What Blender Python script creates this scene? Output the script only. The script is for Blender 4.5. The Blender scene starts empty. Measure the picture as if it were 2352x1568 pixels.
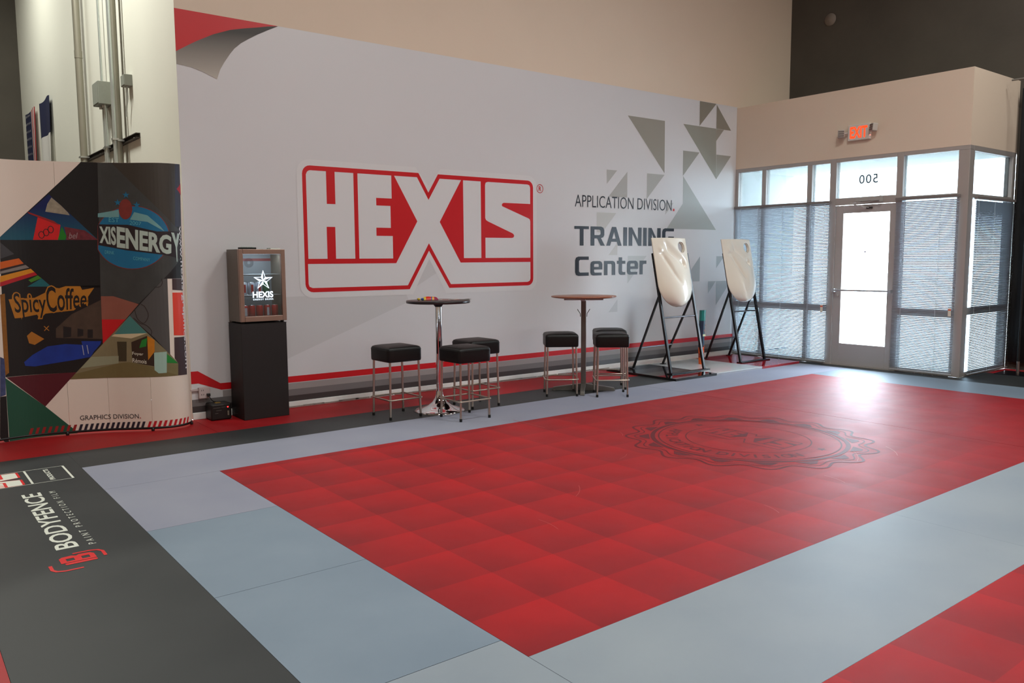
import bpy, bmesh, math, random
from mathutils import Vector, Matrix

random.seed(7)
SC = bpy.context.scene
COL = SC.collection

# ------------------------------------------------------------------ camera
cam_d = bpy.data.cameras.new('camera')
cam_d.sensor_fit = 'HORIZONTAL'
cam_d.sensor_width = 36.0
cam_d.lens = 36.0 * 1867.67 / 2352.0
cam_d.clip_end = 200
cam = bpy.data.objects.new('camera', cam_d)
COL.objects.link(cam)
YAW, PITCH, ROLL = 0.66398327, 0.10222938, -0.00566551
fwd = Vector((math.sin(YAW) * math.cos(PITCH), math.cos(YAW) * math.cos(PITCH), -math.sin(PITCH)))
r0 = Vector((math.cos(YAW), -math.sin(YAW), 0))
u0 = r0.cross(fwd)
rt = r0 * math.cos(ROLL) + u0 * math.sin(ROLL)
up = rt.cross(fwd)
cam.matrix_world = Matrix(((rt.x, up.x, -fwd.x, 0), (rt.y, up.y, -fwd.y, 0), (rt.z, up.z, -fwd.z, 1.5), (0, 0, 0, 1)))
SC.camera = cam

# ------------------------------------------------------------------ world: even overcast daylight outside
W = bpy.data.worlds.new('overcast_sky')
SC.world = W
W.use_nodes = True
bg = W.node_tree.nodes['Background']
bg.inputs[0].default_value = (0.72, 0.87, 1.0, 1)
bg.inputs[1].default_value = 34.0

SC.view_settings.view_transform = 'Standard'
SC.view_settings.look = 'None'
SC.view_settings.gamma = 1.0
SC.view_settings.use_curve_mapping = False
SC.view_settings.exposure = 0.0
SC.cycles.max_bounces = 7
SC.cycles.diffuse_bounces = 3

# ceiling lamp positions: (x, y, power, colour); the fixtures are built further down
WARM = (0.98, 0.985, 0.94)
TUBE = (1.0, 1.0, 0.90)
LAMPS = [(1.5, 2.6, 172, WARM), (6.0, 2.6, 172, WARM), (10.2, 2.2, 100, WARM),
         (3.5, -2.5, 150, WARM), (8.5, -2.5, 118, WARM),
         (0.5, 9.4, 240, TUBE), (0.6, 14.2, 110, TUBE)]

# ------------------------------------------------------------------ materials
MATS = {}
def nodes_of(m):
    m.use_nodes = True
    return m.node_tree.nodes, m.node_tree.links

def mat(name, col, rough=0.5, metal=0.0, spec=0.5, var=0.0, scale=8.0, bump=0.0, bscale=60.0, emit=None, estr=0.0, coat=0.0, trans=0.0):
    """principled material with procedural colour variation and fine relief"""
    if name in MATS: return MATS[name]
    m = bpy.data.materials.new(name)
    nt, ln = nodes_of(m)
    b = nt['Principled BSDF']
    b.inputs['Base Color'].default_value = (*col, 1)
    b.inputs['Roughness'].default_value = rough
    b.inputs['Metallic'].default_value = metal
    b.inputs['Specular IOR Level'].default_value = spec
    b.inputs['Coat Weight'].default_value = coat
    tc = nt.new('ShaderNodeTexCoord')
    if var > 0:
        n = nt.new('ShaderNodeTexNoise'); n.inputs['Scale'].default_value = scale; n.inputs['Detail'].default_value = 4
        ln.new(tc.outputs['Object'], n.inputs['Vector'])
        mx = nt.new('ShaderNodeMixRGB'); mx.inputs[1].default_value = (*[c * (1 - var) for c in col], 1)
        mx.inputs[2].default_value = (*[min(1, c * (1 + var)) for c in col], 1)
        ln.new(n.outputs['Fac'], mx.inputs[0]); ln.new(mx.outputs[0], b.inputs['Base Color'])
    if bump > 0:
        n2 = nt.new('ShaderNodeTexNoise'); n2.inputs['Scale'].default_value = bscale; n2.inputs['Detail'].default_value = 3
        ln.new(tc.outputs['Object'], n2.inputs['Vector'])
        bp = nt.new('ShaderNodeBump'); bp.inputs['Strength'].default_value = bump; bp.inputs['Distance'].default_value = 0.01
        ln.new(n2.outputs['Fac'], bp.inputs['Height']); ln.new(bp.outputs[0], b.inputs['Normal'])
    if emit:
        b.inputs['Emission Color'].default_value = (*emit, 1)
        b.inputs['Emission Strength'].default_value = estr
    if trans > 0:
        out = nt['Material Output']
        tr = nt.new('ShaderNodeBsdfTranslucent'); tr.inputs[0].default_value = (*col, 1)
        ms = nt.new('ShaderNodeMixShader'); ms.inputs[0].default_value = trans
        ln.new(b.outputs[0], ms.inputs[1]); ln.new(tr.outputs[0], ms.inputs[2]); ln.new(ms.outputs[0], out.inputs[0])
    MATS[name] = m
    return m

def srgb(r, g, b):
    f = lambda c: (c / 255 / 12.92) if c <= 10 else ((c / 255 + 0.055) / 1.055) ** 2.4
    return (f(r), f(g), f(b))

def glass_mat(name, tint=(1, 1, 1), refl=0.08, frost=0.0):
    if name in MATS: return MATS[name]
    m = bpy.data.materials.new(name)
    nt, ln = nodes_of(m)
    nt.remove(nt['Principled BSDF'])
    out = nt['Material Output']
    t = nt.new('ShaderNodeBsdfTransparent'); t.inputs[0].default_value = (*tint, 1)
    g = nt.new('ShaderNodeBsdfGlossy'); g.inputs['Roughness'].default_value = 0.02
    f = nt.new('ShaderNodeLayerWeight'); f.inputs[0].default_value = 0.5
    pw = nt.new('ShaderNodeMath'); pw.operation = 'POWER'; pw.inputs[1].default_value = 4.0; ln.new(f.outputs['Facing'], pw.inputs[0])
    ma = nt.new('ShaderNodeMath'); ma.operation = 'MULTIPLY_ADD'; ma.inputs[1].default_value = 0.7; ma.inputs[2].default_value = refl * 0.5; ln.new(pw.outputs[0], ma.inputs[0])
    ms = nt.new('ShaderNodeMixShader')
    ln.new(ma.outputs[0], ms.inputs[0]); ln.new(t.outputs[0], ms.inputs[1]); ln.new(g.outputs[0], ms.inputs[2])
    ln.new(ms.outputs[0], out.inputs[0])
    MATS[name] = m
    return m

def floor_red(name, x0, y0, dx, dy):
    """printed red vinyl: each square fades from dark to bright towards one corner"""
    m = bpy.data.materials.new(name)
    nt, ln = nodes_of(m)
    b = nt['Principled BSDF']
    tc = nt.new('ShaderNodeTexCoord'); sp = nt.new('ShaderNodeSeparateXYZ')
    ln.new(tc.outputs['Object'], sp.inputs[0])
    def M(op, a, bb=None):
        n = nt.new('ShaderNodeMath'); n.operation = op
        for i, v in enumerate((a, bb)):
            if v is None: continue
            if isinstance(v, (int, float)): n.inputs[i].default_value = v
            else: ln.new(v, n.inputs[i])
        return n.outputs[0]
    fx = M('FRACT', M('DIVIDE', M('SUBTRACT', sp.outputs[0], x0), dx))
    fy = M('FRACT', M('DIVIDE', M('SUBTRACT', sp.outputs[1], y0), dy))
    g = M('MULTIPLY', M('ADD', fx, fy), 0.5)
    n = nt.new('ShaderNodeTexNoise'); n.inputs['Scale'].default_value = 2.2; n.inputs['Detail'].default_value = 6
    ln.new(tc.outputs['Object'], n.inputs['Vector'])
    fade = nt.new('ShaderNodeMapRange'); fade.inputs[1].default_value = 3.2; fade.inputs[2].default_value = 7.5; fade.inputs[3].default_value = 0.62; fade.inputs[4].default_value = 0.14
    ln.new(sp.outputs[0], fade.inputs[0])
    t = M('ADD', M('ADD', M('MULTIPLY', M('SUBTRACT', g, 0.5), fade.outputs[0]), 0.30), M('MULTIPLY', M('SUBTRACT', n.outputs['Fac'], 0.5), 0.6))
    cr = nt.new('ShaderNodeValToRGB')
    e = cr.color_ramp.elements
    e[0].position = 0.0; e[0].color = (*srgb(128, 11, 20), 1)
    e[1].position = 0.8; e[1].color = (*srgb(180, 10, 17), 1)
    ln.new(t, cr.inputs[0]); ln.new(cr.outputs[0], b.inputs['Base Color'])
    n2 = nt.new('ShaderNodeTexNoise'); n2.inputs['Scale'].default_value = 5; n2.inputs['Detail'].default_value = 8
    ln.new(tc.outputs['Object'], n2.inputs['Vector'])
    mr = nt.new('ShaderNodeMapRange'); mr.inputs[3].default_value = 0.50; mr.inputs[4].default_value = 0.64
    ln.new(n2.outputs['Fac'], mr.inputs[0]); ln.new(mr.outputs[0], b.inputs['Roughness'])
    b.inputs['Specular IOR Level'].default_value = 0.36
    MATS[name] = m
    return m

def floor_plain(name, c0, c1, r0=0.48, r1=0.60):
    m = bpy.data.materials.new(name)
    nt, ln = nodes_of(m)
    b = nt['Principled BSDF']
    tc = nt.new('ShaderNodeTexCoord')
    n = nt.new('ShaderNodeTexNoise'); n.inputs['Scale'].default_value = 1.6; n.inputs['Detail'].default_value = 8
    ln.new(tc.outputs['Object'], n.inputs['Vector'])
    cr = nt.new('ShaderNodeValToRGB'); e = cr.color_ramp.elements
    e[0].position = 0.3; e[0].color = (*c0, 1); e[1].position = 0.7; e[1].color = (*c1, 1)
    ln.new(n.outputs['Fac'], cr.inputs[0]); ln.new(cr.outputs[0], b.inputs['Base Color'])
    mr = nt.new('ShaderNodeMapRange'); mr.inputs[3].default_value = r0; mr.inputs[4].default_value = r1
    ln.new(n.outputs['Fac'], mr.inputs[0]); ln.new(mr.outputs[0], b.inputs['Roughness'])
    b.inputs['Specular IOR Level'].default_value = 0.36
    MATS[name] = m
    return m

def grad_mat(name, c0, c1, p0, p1, rough=0.45):
    """printed gradient between two points of the object's space"""
    m = bpy.data.materials.new(name)
    nt, ln = nodes_of(m)
    b = nt['Principled BSDF']; b.inputs['Roughness'].default_value = rough
    tc = nt.new('ShaderNodeTexCoord')
    d = Vector(p1) - Vector(p0)
    vs = nt.new('ShaderNodeVectorMath'); vs.operation = 'SUBTRACT'; vs.inputs[1].default_value = p0
    ln.new(tc.outputs['Object'], vs.inputs[0])
    dt = nt.new('ShaderNodeVectorMath'); dt.operation = 'DOT_PRODUCT'; dt.inputs[1].default_value = tuple(d / d.length_squared)
    ln.new(vs.outputs[0], dt.inputs[0])
    cr = nt.new('ShaderNodeValToRGB'); cr.color_ramp.elements[0].color = (*c0, 1); cr.color_ramp.elements[1].color = (*c1, 1)
    ln.new(dt.outputs['Value'], cr.inputs[0]); ln.new(cr.outputs[0], b.inputs['Base Color'])
    return m

# ------------------------------------------------------------------ mesh helpers
class MB:
    def __init__(s): s.v = []; s.f = []; s.mi = []; s.sm = []
    def add(s, verts, faces, mi=0, smooth=False):
        o = len(s.v); s.v += [tuple(v) for v in verts]
        for f in faces:
            s.f.append(tuple(i + o for i in f)); s.mi.append(mi); s.sm.append(smooth)
        return s
    def box(s, x0, x1, y0, y1, z0, z1, mi=0):
        v = [(x, y, z) for x in (x0, x1) for y in (y0, y1) for z in (z0, z1)]
        return s.add(v, [(0, 1, 3, 2), (4, 6, 7, 5), (0, 4, 5, 1), (2, 3, 7, 6), (0, 2, 6, 4), (1, 5, 7, 3)], mi)
    def quad(s, a, b, c, d, mi=0): return s.add([a, b, c, d], [(0, 1, 2, 3)], mi)
    def tube(s, pts, r, n=10, cap=True, closed=False, mi=0, r1=None):
        pts = [Vector(p) for p in pts]; N = len(pts); rings = []
        up0 = None
        for i, p in enumerate(pts):
            if closed: t = (pts[(i + 1) % N] - pts[i - 1]).normalized()
            elif i == 0: t = (pts[1] - p).normalized()
            elif i == N - 1: t = (p - pts[-2]).normalized()
            else: t = ((pts[i + 1] - p).normalized() + (p - pts[i - 1]).normalized()).normalized()
            if up0 is None:
                up0 = Vector((0, 0, 1)) if abs(t.z) < 0.9 else Vector((1, 0, 0))
            a = t.cross(up0)
            if a.length < 1e-6: a = t.orthogonal()
            a.normalize(); bb = a.cross(t).normalized(); up0 = bb
            rr = r if r1 is None else r + (r1 - r) * i / max(1, N - 1)
            rings.append([p + (a * math.cos(2 * math.pi * k / n) + bb * math.sin(2 * math.pi * k / n)) * rr for k in range(n)])
        vs = [v for R in rings for v in R]; fs = []
        for i in range(N if closed else N - 1):
            j = (i + 1) % N
            for k in range(n):
                fs.append((i * n + k, i * n + (k + 1) % n, j * n + (k + 1) % n, j * n + k))
        s.add(vs, fs, mi, True)
        if cap and not closed:
            s.add(rings[0], [tuple(range(n))], mi); s.add(rings[-1], [tuple(reversed(range(n)))], mi)
        return s
    def lathe(s, prof, cx=0, cy=0, n=32, mi=0, smooth=True):
        vs = []; fs = []
        for (r, z) in prof:
            for k in range(n):
                a = 2 * math.pi * k / n; vs.append((cx + r * math.cos(a), cy + r * math.sin(a), z))
        for i in range(len(prof) - 1):
            for k in range(n):
                fs.append((i * n + k, i * n + (k + 1) % n, (i + 1) * n + (k + 1) % n, (i + 1) * n + k))
        s.add(vs, fs, mi, smooth)
        m = len(prof) - 1
        s.add(vs[:n], [tuple(reversed(range(n)))], mi); s.add(vs[m * n:], [tuple(range(n))], mi)
        return s
    def beam(s, a, b, w, d, ref=(0, 0, 1), mi=0):
        """rectangular bar from a to b; w across, d along the reference side"""
        a = Vector(a); b = Vector(b); t = (b - a).normalized(); r = t.cross(Vector(ref)).normalized(); q = r.cross(t).normalized()
        v = [p + r * sx * w / 2 + q * sy * d / 2 for p in (a, b) for sx in (-1, 1) for sy in (-1, 1)]
        return s.add(v, [(0, 2, 3, 1), (4, 5, 7, 6), (0, 1, 5, 4), (2, 6, 7, 3), (0, 4, 6, 2), (1, 3, 7, 5)], mi)
    def build(s, name, mats, parent=None, bevel=0.0, segs=2, smooth=None, label=None):
        me = bpy.data.meshes.new(name)
        me.from_pydata(s.v, [], s.f)
        ml = mats if isinstance(mats, (list, tuple)) else [mats]
        for m in ml: me.materials.append(m)
        for p, mi, sm in zip(me.polygons, s.mi, s.sm):
            p.material_index = mi; p.use_smooth = sm if smooth is None else smooth
        me.update()
        bm = bmesh.new(); bm.from_mesh(me)
        bmesh.ops.recalc_face_normals(bm, faces=bm.faces)
        bm.to_mesh(me); bm.free()
        o = bpy.data.objects.new(name, me)
        COL.objects.link(o)
        if parent: o.parent = parent
        if bevel > 0:
            md = o.modifiers.new('bevel', 'BEVEL'); md.width = bevel; md.segments = segs; md.limit_method = 'ANGLE'
        if label: o['label'] = label
        return o

def struct(o): o['kind'] = 'structure'; return o
def tag(o, label, cat, group=None):
    o['label'] = label; o['category'] = cat
    if group: o['group'] = group
    return o
def thing(name, label, cat, loc=(0, 0, 0), rz=0.0, group=None):
    o = bpy.data.objects.new(name, None); COL.objects.link(o)
    o.empty_display_size = 0.1; o.location = loc; o.rotation_euler = (0, 0, rz)
    return tag(o, label, cat, group)
def copy_tree(o, parent=None):
    c = o.copy(); COL.objects.link(c); c.parent = parent
    for ch in list(o.children): copy_tree(ch, c)
    return c

def poly2d(outer, holes=()):
    """triangulated flat polygon with holes -> verts2d, faces"""
    bm = bmesh.new(); edges = []
    for L in (outer, *holes):
        vs = [bm.verts.new((p[0], p[1], 0)) for p in L]
        edges += [bm.edges.new((vs[i - 1], vs[i])) for i in range(len(vs))]
    bmesh.ops.triangle_fill(bm, use_beauty=True, use_dissolve=False, edges=edges, normal=(0, 0, 1))
    bm.verts.index_update()
    flat = [(v.co.x, v.co.y) for v in bm.verts]; faces = [tuple(v.index for v in f.verts) for f in bm.faces]
    bm.free()
    return flat, faces

_text_cache = {}
def text2d(body, bold=0.0, space=1.0, shear=0.0):
    """outline of a word as verts2d scaled to the unit box, faces, and its own aspect"""
    key = (body, bold, space, shear)
    if key in _text_cache: return _text_cache[key]
    cu = bpy.data.curves.new('t', 'FONT'); cu.body = body; cu.size = 1; cu.offset = bold; cu.space_character = space; cu.shear = shear
    cu.resolution_u = 3
    o = bpy.data.objects.new('t', cu); COL.objects.link(o)
    dg = bpy.context.evaluated_depsgraph_get()
    ev = o.evaluated_get(dg); me = ev.to_mesh()
    v = [(p.co.x, p.co.y) for p in me.vertices]; f = [tuple(p.vertices) for p in me.polygons]
    ev.to_mesh_clear()
    bpy.data.objects.remove(o); bpy.data.curves.remove(cu)
    x0 = min(p[0] for p in v); x1 = max(p[0] for p in v); y0 = min(p[1] for p in v); y1 = max(p[1] for p in v)
    v = [((p[0] - x0) / (x1 - x0), (p[1] - y0) / (y1 - y0)) for p in v]
    _text_cache[key] = (v, f, (x1 - x0) / (y1 - y0))
    return _text_cache[key]

def box2d(x0, x1, z0, z1): return [(x0, z0), (x1, z0), (x1, z1), (x0, z1)]
def rrect(x0, x1, z0, z1, r, n=5):
    out = []
    for cx, cz, a0 in ((x1 - r, z0 + r, -90), (x1 - r, z1 - r, 0), (x0 + r, z1 - r, 90), (x0 + r, z0 + r, 180)):
        for k in range(n + 1):
            a = math.radians(a0 + 90 * k / n); out.append((cx + r * math.cos(a), cz + r * math.sin(a)))
    return out
def stroke2d(pts, w, closed=False):
    """constant-width ribbon along a 2d polyline -> list of quads (verts, faces)"""
    N = len(pts); L = []; R = []
    for i in range(N):
        a = pts[i - 1] if (closed or i > 0) else pts[i]; b = pts[(i + 1) % N] if (closed or i < N - 1) else pts[i]
        dx, dy = b[0] - a[0], b[1] - a[1]; l = math.hypot(dx, dy) or 1
        nx, ny = -dy / l * w / 2, dx / l * w / 2
        L.append((pts[i][0] + nx, pts[i][1] + ny)); R.append((pts[i][0] - nx, pts[i][1] - ny))
    v = L + R; f = []
    for i in range(N if closed else N - 1):
        j = (i + 1) % N; f.append((i, j, N + j, N + i))
    return v, f
def star2d(cx, cy, r, inner=0.4, rot=90, n=5):
    return [(cx + (r if k % 2 == 0 else r * inner) * math.cos(math.radians(rot + 180 / n * k)),
             cy + (r if k % 2 == 0 else r * inner) * math.sin(math.radians(rot + 180 / n * k))) for k in range(2 * n)]

class Decal:
    """flat print: 2d shapes mapped onto a surface by fn(u, v) -> xyz"""
    def __init__(s, fn): s.fn = fn; s.mb = MB()
    def shape(s, vf, mi=0):
        s.mb.add([s.fn(*p) for p in vf[0]], vf[1], mi); return s
    def poly(s, outer, holes=(), mi=0): return s.shape(poly2d(outer, holes), mi)
    def text(s, body, x0, x1, z0, z1, bold=0.0, space=1.0, shear=0.0, mi=0):
        v, f, _ = text2d(body, bold, space, shear)
        return s.shape(([(x0 + a * (x1 - x0), z0 + b * (z1 - z0)) for a, b in v], f), mi)
    def text4(s, body, tl, tr, br, bl, bold=0.0, mi=0):
        v, f, _ = text2d(body, bold)
        g = lambda a, b: tuple((bl[i] * (1 - a) + br[i] * a) * (1 - b) + (tl[i] * (1 - a) + tr[i] * a) * b for i in (0, 1))
        return s.shape(([g(a, b) for a, b in v], f), mi)
    def build(s, name, mats, parent, label=None):
        o = s.mb.build(name, mats, parent)
        if label: o['label'] = label
        return o

# ================================================================== THE SETTING
WX, WY, WC, X0, CY = 10.45, 7.80, 11.80, 2.28, 4.42   # entrance wall, mural wall, concrete wall, mural end, vestibule corner
ZT = 7.0

M_paint = mat('cream_wall_paint', srgb(220, 202, 182), 0.75, var=0.03, scale=1.5, bump=0.05, bscale=180)
M_side = mat('pale_wall_paint', srgb(228, 228, 216), 0.75, var=0.02, scale=1.5, bump=0.05, bscale=180)
M_conc = mat('dark_concrete', srgb(76, 71, 63), 0.8, var=0.28, scale=1.3, bump=0.25, bscale=14)
M_dark = mat('dark_slab', srgb(45, 42, 42), 0.7)
M_ceil = mat('ceiling_paint', srgb(150, 145, 138), 0.9)
M_base = mat('white_baseboard', srgb(225, 228, 224), 0.45, var=0.05, scale=20)
M_alu = mat('anodised_aluminium', srgb(176, 170, 166), 0.42, metal=0.35)
M_pave = mat('pale_pavement', srgb(205, 205, 200), 0.9, var=0.06)

# floor -------------------------------------------------------------------
fb = MB().box(-6, WX, -6, WY, -0.12, -0.004).box(-6, X0, WY, 17, -0.12, -0.004).box(WX, WC, -6, CY, -0.12, -0.004)
floor = struct(fb.build('floor', M_dark))
RX0, RX1, RY0, RY1 = 1.855, 9.40, 2.28, 5.77
GX0, GX1, GY1 = 1.10, 10.23, 6.50
M_red = floor_red('red_checker_vinyl', RX0, RY0, 0.3875, 0.3765)
M_red2 = floor_red('red_checker_vinyl_near', RX0, 1.485, 0.3875, 0.3765)
M_redp = floor_plain('red_border_vinyl', srgb(148, 14, 22), srgb(172, 16, 22))
M_g = [floor_plain('grey_vinyl_a', srgb(134, 138, 155), srgb(144, 147, 161)),
       floor_plain('grey_vinyl_b', srgb(116, 132, 147), srgb(126, 141, 155)),
       floor_plain('grey_vinyl_c', srgb(135, 146, 156), srgb(145, 155, 163))]
M_dk = floor_plain('charcoal_vinyl', srgb(40, 44, 46), srgb(51, 54, 55))
def sheet(name, x0, x1, y0, y1, m, gap=0.0015):
    # thin vinyl sheet, its upper face flush at z = 0
    return MB().box(x0 + gap, x1 - gap, y0 + gap, y1 - gap, -0.004, 0.0).build(name, m, floor)
SEAM = 7.03
sheet('red_checker_sheet', RX0, SEAM, RY0, RY1, M_red, 0.0005)
sheet('red_checker_sheet', SEAM + 0.004, RX1, RY0, RY1, M_red, 0.0005)
sheet('red_checker_sheet', RX0, RX1, -2.2, 1.485, M_red2, 0.0005)
ys = [-2.2, -0.93, 0.20, 1.33, 2.45, 3.57, 4.71, RY1]
for i in range(7): sheet('grey_border_sheet', GX0, RX0, ys[i], ys[i + 1], M_g[(2, 0, 1, 2, 1, 1, 0)[i]])
sheet('grey_border_sheet', GX0, SEAM, RY1, GY1, M_g[0]); sheet('grey_border_sheet', SEAM + 0.003, GX1, RY1, GY1, M_g[0])
sheet('grey_border_sheet', RX1, GX1, CY - 1.6, RY1, M_g[1]); sheet('grey_border_sheet', RX1, GX1, -2.2, CY - 1.6, M_g[1])
sheet('grey_border_sheet', RX0, 4.6, 1.485, RY0, M_g[2], 0.0006); sheet('grey_border_sheet', 4.6, RX1, 1.485, RY0, M_g[2], 0.0006)
sheet('charcoal_border_sheet', 0.29, GX0, -2.2, 7.08, M_dk, 0.0003); sheet('charcoal_border_sheet', GX0, SEAM, GY1, 7.08, M_dk, 0.0003)
sheet('charcoal_border_sheet', SEAM, GX1, GY1, 7.08, M_dk, 0.0003); sheet('charcoal_border_sheet', GX1, WX, CY, WY, M_dk, 0.0003)
sheet('charcoal_border_sheet', GX1, 11.2, -2.2, CY, M_dk, 0.0003)
sheet('red_border_sheet', -2.0, 0.29, -2.2, 7.08, M_redp); sheet('red_border_sheet', -2.0, X0, 7.08, 9.0, M_redp)
sheet('red_border_sheet', X0, GX1, 7.08, WY, M_redp); sheet('red_border_sheet', 11.2, WC, -2.2, CY, M_redp)

# floor prints --------------------------------------------------------------
Zp = 0.0012
M_white_print = mat('white_floor_print', srgb(222, 226, 214), 0.45)
M_red_print = mat('red_floor_print', srgb(214, 22, 26), 0.45)
# wording that reads along +y with its top towards -x: u runs along y, v runs towards -x
fl_txt = lambda u, v: (-v, u, Zp)
d = Decal(fl_txt)
d.text('BODYFENCE', 4.69, 5.965, -0.762, -0.652, bold=0.016)
d.text('PAINT PROTECTION FILM', 4.685, 5.94, -0.842, -0.806, space=1.9, bold=-0.004)
d.build('floor_lettering', M_white_print, floor, 'white BODYFENCE PAINT PROTECTION FILM lettering')
# emblem next to the word: rounded square B with two brackets
d = Decal(fl_txt)
d.poly(rrect(4.425, 4.452, -0.80, -0.655, 0.01))
d.poly([(4.458, -0.80), (4.53, -0.80), (4.555, -0.785), (4.56, -0.735), (4.545, -0.72), (4.56, -0.70), (4.555, -0.655), (4.535, -0.64), (4.458, -0.64)],
       holes=[box2d(4.480, 4.520, -0.775, -0.738), box2d(4.480, 4.520, -0.705, -0.668)])
d.shape(stroke2d([(4.345, -0.72), (4.345, -0.64), (4.36, -0.605), (4.39, -0.59), (4.46, -0.59)], 0.016))
d.shape(stroke2d([(4.585, -0.71), (4.585, -0.79), (4.57, -0.825), (4.54, -0.842), (4.46, -0.842)], 0.016))
d.build('floor_emblem', M_red_print, floor, 'red bracketed B emblem')
d = Decal(fl_txt)
bx0, bx1 = 6.225, 6.65
d.shape(stroke2d([(bx0, -1.0), (bx0, -0.2)], 0.006)); d.shape(stroke2d([(bx1, -1.0), (bx1, -0.2)], 0.006))
d.shape(stroke2d([(bx0, -1.0), (bx1, -1.0)], 0.014)); d.shape(stroke2d([(bx0, -0.755), (bx1, -0.755)], 0.014))
d.text('PRODUCTS', 6.265, 6.61, -0.898, -0.866, bold=0.03)
d.build('floor_frame_print', M_white_print, floor, 'white outlined box with the word PRODUCTS')

def hexis_logo(dec, tf, red, white=None):
    """red plate with the letters left open; tf maps logo metres to the decal plane"""
    def rc(cx, cz, r, a0): return [(cx + r * math.cos(math.radians(a0 + 90 * k / 5)), cz + r * math.sin(math.radians(a0 + 90 * k / 5))) for k in range(6)]
    x0, x1, z0, z1, r = 3.432, 6.416, 1.165, 2.434, 0.085
    outer = rc(x1 - r, z1 - r, r, 0) + [(5.039, z1), (4.91, 2.227), (4.786, z1)] + rc(x0 + r, z1 - r, r, 90) + rc(x0 + r, z0 + r, r, 180) \
        + [(4.649, z0), (4.907, 1.587), (5.172, z0)] + rc(x1 - r, z0 + r, r, 270)
    t, b = 2.387, 1.503
    H = rc(3.52, t - 0.045, 0.045, 90)[::-1] + [(3.69, t), (3.69, 2.06), (3.785, 2.06), (3.785, t), (3.996, t), (3.996, b), (3.776, b), (3.776, 1.828), (3.681, 1.828), (3.681, b), (3.472, b)]
    H[0:6] = [(3.472, t - 0.045)] + [(3.475 + 0.045 - 0.045 * math.cos(math.radians(q)), t - 0.045 + 0.045 * math.sin(math.radians(q))) for q in (15, 35, 55, 75, 90)]
    E = [(4.043, t), (4.445, t), (4.445, 2.143), (4.257, 2.143), (4.257, 2.064), (4.428, 2.064), (4.428, 1.83), (4.252, 1.83), (4.252, 1.744), (4.449, 1.744), (4.449, b), (4.043, b)]
    X = [(4.479, t), (4.766, t), (4.911, 2.147), (5.061, t), (5.351, t), (5.055, 1.908), (5.333, 1.452), (6.371, 1.452), (6.371, 1.25), (6.36, 1.222), (6.325, 1.208), (5.194, 1.208),
         (4.907, 1.669), (4.626, 1.208), (3.51, 1.208), (3.475, 1.222), (3.466, 1.25), (3.466, 1.452), (4.485, 1.452), (4.761, 1.908)]
    I = [(5.379, t), (5.628, t), (5.628, b), (5.379, b)]
    S = [(5.69, 2.35), (5.70, 2.377), (5.73, t), (6.326, t), (6.358, 2.378), (6.37, 2.35), (6.37, 2.154), (5.967, 2.154), (5.944, 2.146), (5.934, 2.129), (5.94, 2.113), (6.342, 1.98), (6.363, 1.968), (6.371, 1.945),
         (6.371, b), (5.688, b), (5.688, 1.74), (6.085, 1.74), (6.11, 1.748), (6.119, 1.767), (6.11, 1.785), (6.091, 1.797), (5.727, 1.93), (5.70, 1.945), (5.688, 1.968)]
    T = lambda P: [tf(*p) for p in P]
    dec.poly(T(outer), [T(q) for q in (H, E, X, I, S)], red)
    if white is not None:
        for q in (H, E, X, I, S): dec.poly(T(q), mi=white)
d = Decal(fl_txt)
ls = 0.40 / 2.984
tfl = lambda x, z: (6.235 + (x - 3.432) * ls, -0.713 + (z - 1.165) * ls * 2.6)
hexis_logo(d, tfl, 0, 1)
d.build('floor_logo', [M_red_print, M_white_print], floor, 'small HEXIS logo printed beside the white box')

# worn seal in the middle of the red floor, its top towards +x
M_seal = mat('worn_seal_ink', srgb(92, 14, 26), 0.58, var=0.3, scale=5, spec=0.36)
EC = (5.62, 4.02)
seal = lambda u, v: (EC[0] + v, EC[1] - u, Zp)          # u to the reader's right (-y), v up (+x)
def ring(r, amp, n=16, pts=192, ph=0.0):
    return [((r + amp * math.cos(n * 2 * math.pi * k / pts + ph)) * math.cos(2 * math.pi * k / pts), (r + amp * math.cos(n * 2 * math.pi * k / pts + ph)) * math.sin(2 * math.pi * k / pts)) for k in range(pts)]
d = Decal(seal)
d.shape(stroke2d(ring(0.95, 0.05), 0.020, True)); d.shape(stroke2d(ring(0.89, 0.036), 0.010, True))
d.shape(stroke2d(ring(0.775, 0), 0.036, True)); d.shape(stroke2d(ring(0.725, 0), 0.012, True)); d.shape(stroke2d(ring(0.50, 0), 0.010, True))
for k in range(16):
    a = 2 * math.pi * k / 16
    P = lambda r, t: (r * math.cos(a + t), r * math.sin(a + t))
    d.poly([P(0.81, -0.12), P(0.81, 0.12), P(0.885, 0.03), P(0.885, -0.03)])
def arc_text(body, r, a_mid, span, h, dec):
    """letters standing on the lower arc, read from the reader's left to right"""
    n = len(body)
    for i, ch in enumerate(body):
        if ch == ' ': continue
        a = math.radians(a_mid - span / 2 + span * (i + 0.5) / n)
        v, f, asp = text2d(ch, 0.02)
        w = min(h * asp, h * 0.9)
        c = Vector((r * math.cos(a), r * math.sin(a))); rx = Vector((-math.sin(a), math.cos(a))); uy = Vector((-math.cos(a), -math.sin(a)))
        dec.shape(([tuple(c + rx * (p[0] - 0.5) * w + uy * (p[1] - 0.5) * h) for p in v], f))
arc_text('APPLICATION DIVISION', 0.615, 270, 150, 0.10, d)
d.poly(star2d(-0.6, 0.12, 0.05)); d.poly(star2d(0.6, 0.12, 0.05))
tfs = lambda x, z: ((x - 4.924) * 0.27, (z - 1.80) * 0.27 + 0.02)
hexis_logo(d, tfs, 0)
d.build('floor_seal', M_seal, floor, 'worn round seal with scalloped rim')
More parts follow.
